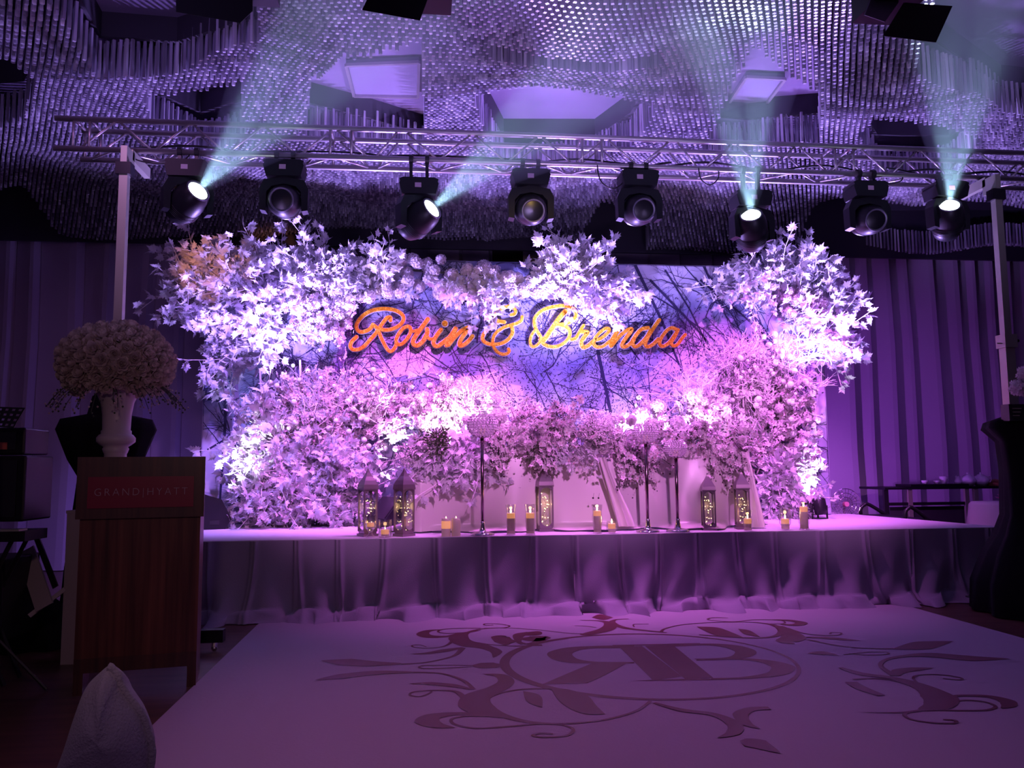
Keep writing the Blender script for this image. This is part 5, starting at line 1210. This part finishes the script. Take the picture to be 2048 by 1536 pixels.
# ------------------------------------------------------------------ band gear left of the lectern
def gear():
    # perforated music stand
    Y = 5.2; c = atY(18, 850, Y); t = thing('music_stand', (c.x, Y, 0), 'black perforated music stand at the left edge', 'music stand')
    a, b, c2, d = atY(-60, 812, Y), atY(51, 816, Y), atY(28, 856, Y-.05), atY(-60, 850, Y-.05)
    mb = MB(); NX, NZ = 8, 4       # a plate pierced by rows of slots
    def pt(u, v): return (a.lerp(b, u)).lerp(d.lerp(c2, u), v)-t.location
    for j in range(NZ):
        for i in range(NX):
            u0, u1, v0, v1 = i/NX, (i+1)/NX, j/NZ, (j+1)/NZ; e = .27; h = e
            q = [pt(u0, v0), pt(u1, v0), pt(u1, v1), pt(u0, v1)]; r = [pt(u0+(u1-u0)*e, v0+(v1-v0)*h), pt(u1-(u1-u0)*e, v0+(v1-v0)*h), pt(u1-(u1-u0)*e, v1-(v1-v0)*h), pt(u0+(u1-u0)*e, v1-(v1-v0)*h)]
            mb.add(q+r, [(k, (k+1) % 4, 4+(k+1) % 4, 4+k) for k in range(4)], 'blackm')
    o = mb.build('desk', t); o.modifiers.new('t', 'SOLIDIFY').thickness = .004
    mb = MB(); mb.tube([pt(.6, .9), Vector((0, 0, .3))], .012, 'blackm', 8); mb.build('stem', t)
    for k in range(3): mb = MB(); mb.tube([(0, 0, .3), (.28*math.cos(k*2.1), .28*math.sin(k*2.1), .01)], .009, 'blackm', 6); mb.build('leg', t)
    def rack(x0, x1, y0, y1, Y, dep, name, label, cat, extra=None, mm='black'):
        a, b = atY(x0, y1, Y), atY(x1, y0, Y); t = thing(name, ((a.x+b.x)/2, Y+dep/2, a.z), label, cat); w, h = (b.x-a.x)/2, b.z-a.z
        mb = MB(); mb.box((-w, -dep/2, 0), (w, dep/2, h), mm); o = mb.build('cabinet', t); bv = o.modifiers.new('b', 'BEVEL'); bv.width = .012; bv.segments = 2
        mb = MB(); mb.box((-w+.03, -dep/2-.008, .03), (w-.05, -dep/2, h-.03), 'blackm'); mb.build('front_grille', t)
        return t, w, h, dep
    t, w, h, dep = rack(-70, 51, 855, 909, 5.6, .35, 'amplifier', 'small black amplifier with an orange label on top of the tall speaker', 'amplifier')
    mb = MB(); mb.box((-w+.1, -dep/2-.014, .03), (w-.10, -dep/2-.008, .075), 'orange'); mb.build('label', t)
    t, w, h, dep = rack(-70, 53, 911, 1045, 5.6, .40, 'speaker_cabinet', 'tall black speaker cabinet under the small amplifier at the left edge', 'speaker')
    t, w, h, dep = rack(-90, 8, 1120, 1290, 5.5, .5, 'equipment_case', 'low black equipment case on the floor at the left edge', 'case')
    # keyboard stand with a cloth-covered top and two slanting boards
    p = atY(30, 1060, 5.4); t = thing('keyboard', (p.x, 5.4, p.z), 'black keyboard under wires at the left edge below the speaker cabinet', 'keyboard')
    mb = MB(); mb.box((-.42, -.14, -.06), (.12, .16, .0), 'black'); mb.build('body', t)
    mb = MB(); mb.box((-.40, -.13, .0), (.08, -.02, .010), 'steel'); mb.build('key_strip', t)
    for s in (-1, 1): mb = MB(); mb.tube([(-.35*1, .02+.1*s, -.06), (.02, .02+.1*s, -p.z+.01)], .014, 'blackm', 6); mb.tube([(.02, .02+.1*s, -.06), (-.35, .02+.1*s, -p.z+.01)], .014, 'blackm', 6); mb.build('stand_leg', t)
    for k, (xa, ya, xb, yb, wd, lab) in enumerate([(50, 1100, 88, 1215, .06, 'broad slanting grey board leaning beside the keyboard'), (72, 1075, 110, 1175, .018, 'thin dark slanting pole leaning beside the broad board'), (140, 1170, 58, 1232, .016, 'pale stand leg lying across the black bags left of the lectern')]):
        a, b = atY(xa, ya, 5.9), atY(xb, yb, 5.75); mb = MB(); d = (b-a).normalized(); n_ = Vector((d.z, 0, -d.x)); 
        vs = [a+n_*wd, a-n_*wd, b-n_*wd, b+n_*wd]; mb.add(vs+[v+Vector((0, .02, 0)) for v in vs], [(0, 1, 2, 3), (7, 6, 5, 4), (0, 4, 5, 1), (1, 5, 6, 2), (2, 6, 7, 3), (3, 7, 4, 0)], 'plinth' if k != 1 else 'blackm')
        tag(mb.build(('leaning_board', 'metal_rod', 'metal_tube')[k]), lab, 'stand piece')
    mb = MB()   # bags on the floor
    for k, (x, y, r, lab) in enumerate([(95, 1275, .15, 'black cloth bag on the floor nearest the lectern'), (30, 1280, .17, 'black cloth bag on the floor near the left edge')]):
        p = atZ(x, y+20, 0); mb = MB(); n = 22
        vs = []
        for j, (rr, z) in enumerate([(1, .0), (1.1, .08), (.95, .2), (.6, .3), (.25, .34)]):
            for i in range(n): a = 2*pi*i/n; q = 1+.1*math.sin(4*a+j)+.06*math.sin(9*a+k); vs.append((p.x+r*rr*q*math.cos(a), p.y+r*rr*q*math.sin(a), z))
        mb.add(vs, [(j*n+i, j*n+(i+1) % n, (j+1)*n+(i+1) % n, (j+1)*n+i) for j in range(4) for i in range(n)]+[tuple(4*n+i for i in range(n))], 'bcloth'); tag(mb.build('bag', None, True), lab, 'bag')
    # outrigger foot with a caster right of the lectern
    p = atY(400, 1262, 6.15); t = thing('tower_outrigger', (p.x, 6.15, 0), 'black outrigger beam with a chrome caster on the floor right of the lectern', 'outrigger')
    mb = MB(); mb.box((-.35, -.04, .065), (.165, .04, .15), 'black'); mb.build('beam', t)
    mb = MB(); mb.tube([(.10, 0, .065), (.10, 0, .03)], .02, 'chrome', 10); mb.ball((.10, 0, .022), .022, 'chrome', 12); mb.build('caster', t)
gear()
# ------------------------------------------------------------------ service side right of the stage
def service():
    Y = 10.4
    a = atY(1770, 975, Y); b = atY(1942, 980, Y); z = a.z; t = thing('service_table', ((a.x+b.x)/2, Y+.3, 0), 'dark folding service table with tea things behind the right end of the stage', 'table')
    w = (b.x-a.x)/2
    mb = MB(); mb.box((-w, -.3, z-.03), (w+1.0, .35, z), 'black'); mb.build('tabletop', t)
    for x in (-w+.02, w*.0-.25, w-.05, w+.08):
        mb = MB(); mb.box((x-.03, -.29, 0), (x+.03, -.25, z-.03), 'steel' if x > -w+.1 else 'blackm'); mb.build('leg', t)
    mb = MB(); mb.box((-w, -.28, z-.24), (w+1.0, -.25, z-.20), 'blackm'); mb.build('cross_rail', t)
    mb = MB(); mb.box((-w+.1, -.22, .02), (w+1.0, -.20, z-.26), 'fin'); mb.build('modesty_panel', t)
    # tray
    p = atY(1875, 972, Y+.1); q = atY(1815, 972, Y+.1); r = atY(1930, 972, Y+.1)
    mb = MB(); mb.box((q.x, Y+.02, z), (r.x, Y+.38, z+.035), 'black'); tag(mb.build('serving_tray'), 'black serving tray on the service table under the cups', 'tray')
    zt = z+.035
    def cup(x, r, h, lab):
        p = atY(x, 970, Y+.15); t = thing('cup', (p.x, Y+.15, zt), lab, 'cup', 'white cups on the tray')
        mb = MB(); mb.lathe([(0, 0), (r*.5, 0), (r*.55, h*.1), (r*.85, h*.45), (r, h), (r*.94, h), (r*.75, h*.4), (0, h*.12)], 'china', 20); mb.build('bowl', t, True)
        mb = MB(); mb.tube([(r*math.cos(.3)+.0, 0, h*.8)]+[(r*.9+.02*math.sin(k*.6), 0, h*(.8-.1*k)) for k in range(1, 5)], .004, 'china', 6); mb.build('handle', t, True)
    cup(1850, .045, .05, 'left small white cup on the tray'); cup(1874, .045, .045, 'small white cup next to the tall white mug'); cup(1888, .055, .10, 'tall white mug on the tray')
    def teapot(x, s, lab):
        p = atY(x, 968, Y+.15); t = thing('teapot', (p.x, Y+.15, zt if x < 1935 else z), lab, 'teapot', 'white teapots')
        mb = MB(); mb.lathe([(0, 0), (.055*s, 0), (.095*s, .05*s), (.098*s, .075*s), (.075*s, .115*s), (.045*s, .13*s)], 'china', 24); mb.build('body', t, True)
        mb = MB(); mb.lathe([(.047*s, .128*s), (.035*s, .142*s), (.008*s, .148*s), (.013*s, .16*s), (0, .17*s)], 'china', 16); mb.build('lid', t, True)
        mb = MB(); mb.tube(spline([(-.085*s, 0, .05*s), (-.125*s, 0, .07*s), (-.135*s, 0, .10*s), (-.155*s, 0, .125*s)], 5), [.018*s]*5+[.012*s]*5+[.009*s]*6, 'china', 8); mb.build('spout', t, True)
        mb = MB(); mb.tube(spline([(.08*s, 0, .105*s), (.125*s, 0, .12*s), (.14*s, 0, .085*s), (.12*s, 0, .045*s), (.088*s, 0, .04*s)], 5), .007*s, 'china', 6); mb.build('handle', t, True)
    teapot(1936, 1.1, 'left white teapot with its spout towards the cups'); teapot(1962, 1.1, 'right white teapot beside the bread basket')
    p = atY(1916, 968, Y+.15); t = thing('creamer', (p.x, Y+.15, zt), 'small white creamer jug between the mug and the teapots', 'jug'); mb = MB(); mb.lathe([(0, 0), (.04, 0), (.045, .03), (.025, .07), (.03, .10)], 'china', 16); mb.build('body', t, True)
    p = atY(2000, 972, Y+.1); t = thing('bread_basket', (p.x, Y+.15, z), 'brown basket at the right end of the service table', 'basket'); mb = MB(); mb.lathe([(0, 0), (.16, 0), (.19, .05), (.17, .05), (.12, .03)], 'brown', 20); mb.build('basket', t)
    mb = MB(); [mb.ball((.07*math.cos(k*1.3), .07*math.sin(k*1.3), .06), .055, 'brown', 8, (1, 1, .6)) for k in range(5)]; mb.build('bread', t)
    # round side table with pink flowers
    p = atY(1990, 1050, 9.2); tp = atY(1990, 1004, 9.2); t = thing('side_table', (p.x+.15, 9.2, 0), 'small table under a white cloth at the right end of the stage', 'table'); mb = MB(); H = tp.z; n = 48; vs = []
    for z_, r in ((H+.0, .36), (H-.03, .385), (H*.6, .43), (.02, .48)):
        for k in range(n): a_ = 2*pi*k/n; q = 1+(.06*math.sin(9*a_)*(1-z_/H)); vs.append((r*q*math.cos(a_), r*q*math.sin(a_), z_))
    mb.add(vs, [(j*n+k, j*n+(k+1) % n, (j+1)*n+(k+1) % n, (j+1)*n+k) for j in range(3) for k in range(n)]+[tuple(range(n))[::-1]], 'wcloth'); mb.build('cloth_skirt', t, True)
    pf = thing('flower_arrangement', (p.x+.22, 9.15, H), 'low pink posy on the small white-clothed table at the right', 'flower arrangement')
    mb = MB(); R4 = random.Random(3)
    for k in range(26):
        c = Vector((R4.uniform(-.14, .2), R4.uniform(-.1, .1), R4.uniform(.02, .10))); [petal(mb, c, Vector((math.cos(j), math.sin(j), .3)), Vector((0, 0, 1)), .03, .045, 'pink') for j in range(0, 6, 2)]
    mb.build('petals', pf)
    # steps with two looped hand rails
    t = thing('stage_steps', (5.9, 9.5, 0), 'black steps with looped handrails at the right rear of the stage', 'steps')
    p1, p2 = atY(1720, 1028, 9.9), atY(1812, 1034, 9.0)
    mb = MB(); zt_ = STZ-.02; loc = t.location
    for k in range(3): mb.box((p1.x+.02+.28*k-loc.x, 8.95-loc.y, .0), (p1.x+.30+.28*k-loc.x, 9.95-loc.y, zt_-.2*k), 'black')
    mb.build('treads', t)
    for (xa, ya, xt, yt, xb, yb, Y_) in ((1722, 1032, 1735, 1010, 1800, 1048, 9.9), (1811, 1040, 1822, 1017, 1885, 1062, 9.0)):
        a, b, c = atY(xa, ya, Y_), atY(xt, yt, Y_), atY(xb, yb, Y_); P = [(a.x, Y_, zt_), (a.x, Y_, b.z-.05), ((a.x+b.x)/2, Y_, b.z-.003), (b.x+.04, Y_, b.z-.005), (c.x, Y_, c.z), (c.x+.35, Y_, c.z-.25)]
        mb = MB(); mb.tube([Vector(q)-loc for q in spline(P, 5)], .022, 'blackm', 8); mb.build('handrail', t, True)
    # half-round acrylic fan
    c = atY(1693, 1034, 9.75); r = (atY(1722, 1034, 9.75)-c).length; t = thing('desk_fan', (c.x, 9.75, STZ), 'round wire desk fan standing low behind the right edge of the backdrop', 'fan')
    fz_ = .12; mb = MB()
    for rr in (r, r*.72, r*.45):
        mb.tube([(rr*math.cos(2*pi*k/28), 0, fz_+rr*math.sin(2*pi*k/28)) for k in range(29)], .004, 'chrome', 5, False)
    for k in range(24): mb.tube([(.03*math.cos(k*pi/12), -.01, fz_+.03*math.sin(k*pi/12)), (r*math.cos(k*pi/12), 0, fz_+r*math.sin(k*pi/12))], .0022, 'chrome', 4, False)
    mb.build('cage', t)
    mb = MB()
    for k in range(4):
        a_ = k*pi/2+.4; e = Vector((math.cos(a_), 0, math.sin(a_))); petal(mb, Vector((0, .03, fz_))+e*.02, e, Vector((0, -1, 0)), r*.5, r*.8, 'acryl', .1)
    mb.build('blades', t)
    mb = MB(); mb.lathe([(0, -.03), (.03, -.03), (.03, .03), (0, .03)], 'pink', 14, (0, .0, fz_), Matrix.Rotation(pi/2, 4, 'X')); mb.tube([(0, .05, 0), (0, .05, fz_)], .012, 'chrome', 8); mb.build('hub', t)
service()
# pink blossom edge of an arrangement at the right border
p = atY(2054, 770, 6.2); t = thing('flower_arrangement', p, 'pale pink flower head just entering the picture at the right border beside the tower', 'flower arrangement')
for k in range(9): inst(P_HYD[0], 'hydrangea_head', t, (R3.uniform(-.03, .2), R3.uniform(-.1, .1), R3.uniform(-.10, .10)), quat=Vector((0, -1, 0)).to_track_quat('Z', 'Y'), sc=.8)
mb = MB(); mb.tube([(.1, 0, .0), (.1, 0, -p.z)], .03, 'stone', 12); mb.build('stand', t)
# ------------------------------------------------------------------ lamps with barn doors hanging in front near the ceiling
def flood(pts, Y, label, extra=None, back=.5):
    q = [atY(x, y, Y) for x, y in pts]; c = sum(q, Vector())/len(q); t = thing('theatre_lamp', c, label, 'stage light', 'floodlights with barn doors near the ceiling')
    mb = MB(); n = len(q); th = Vector((0, .012, .006)); mb.add([p-c for p in q]+[p-c+th for p in q], [tuple(range(n)), tuple(range(n, 2*n))[::-1]]+[(i, (i+1) % n, n+(i+1) % n, n+i) for i in range(n)], 'black'); mb.build('barn_door', t)
    for k, e in enumerate(extra or []):
        r = [atY(x, y, Y+.03) for x, y in e[:4]]; mb = MB(); m = len(r); mb.add([p-c for p in r]+[p-c+th for p in r], [tuple(range(m)), tuple(range(m, 2*m))[::-1]]+[(i, (i+1) % m, m+(i+1) % m, m+i) for i in range(m)], e[4]); mb.build('barn_door', t)
    top = max(q, key=lambda p: p.z)-c; mb = MB(); mb.box((top.x-.14, -.05, top.z+.02), (top.x+.10, .24, top.z+.28), 'black'); mb.build('lamp_housing', t)
    mb = MB(); mb.tube([(top.x, .1, top.z+.25), (top.x, .1, CZ-c.z)], .015, 'blackm', 8); mb.build('hanger', t)
flood([(724, 20), (745, -25), (862, -20), (840, 41)], 3.6, 'black barn-door lamp at the top edge left of the middle')
flood([(1768, 72), (1810, 5), (1905, 12), (1872, 85)], 3.6, 'black barn-door lamp with tilted flaps at the top edge near the right corner', [((1730, 30), (1745, -10), (1815, -20), (1770, 44), 'rim')])
flood([(352, 24), (352, -30), (505, -30), (505, 22), (480, 46)], 4.2, 'wide black lamp housing at the top edge near the left corner')
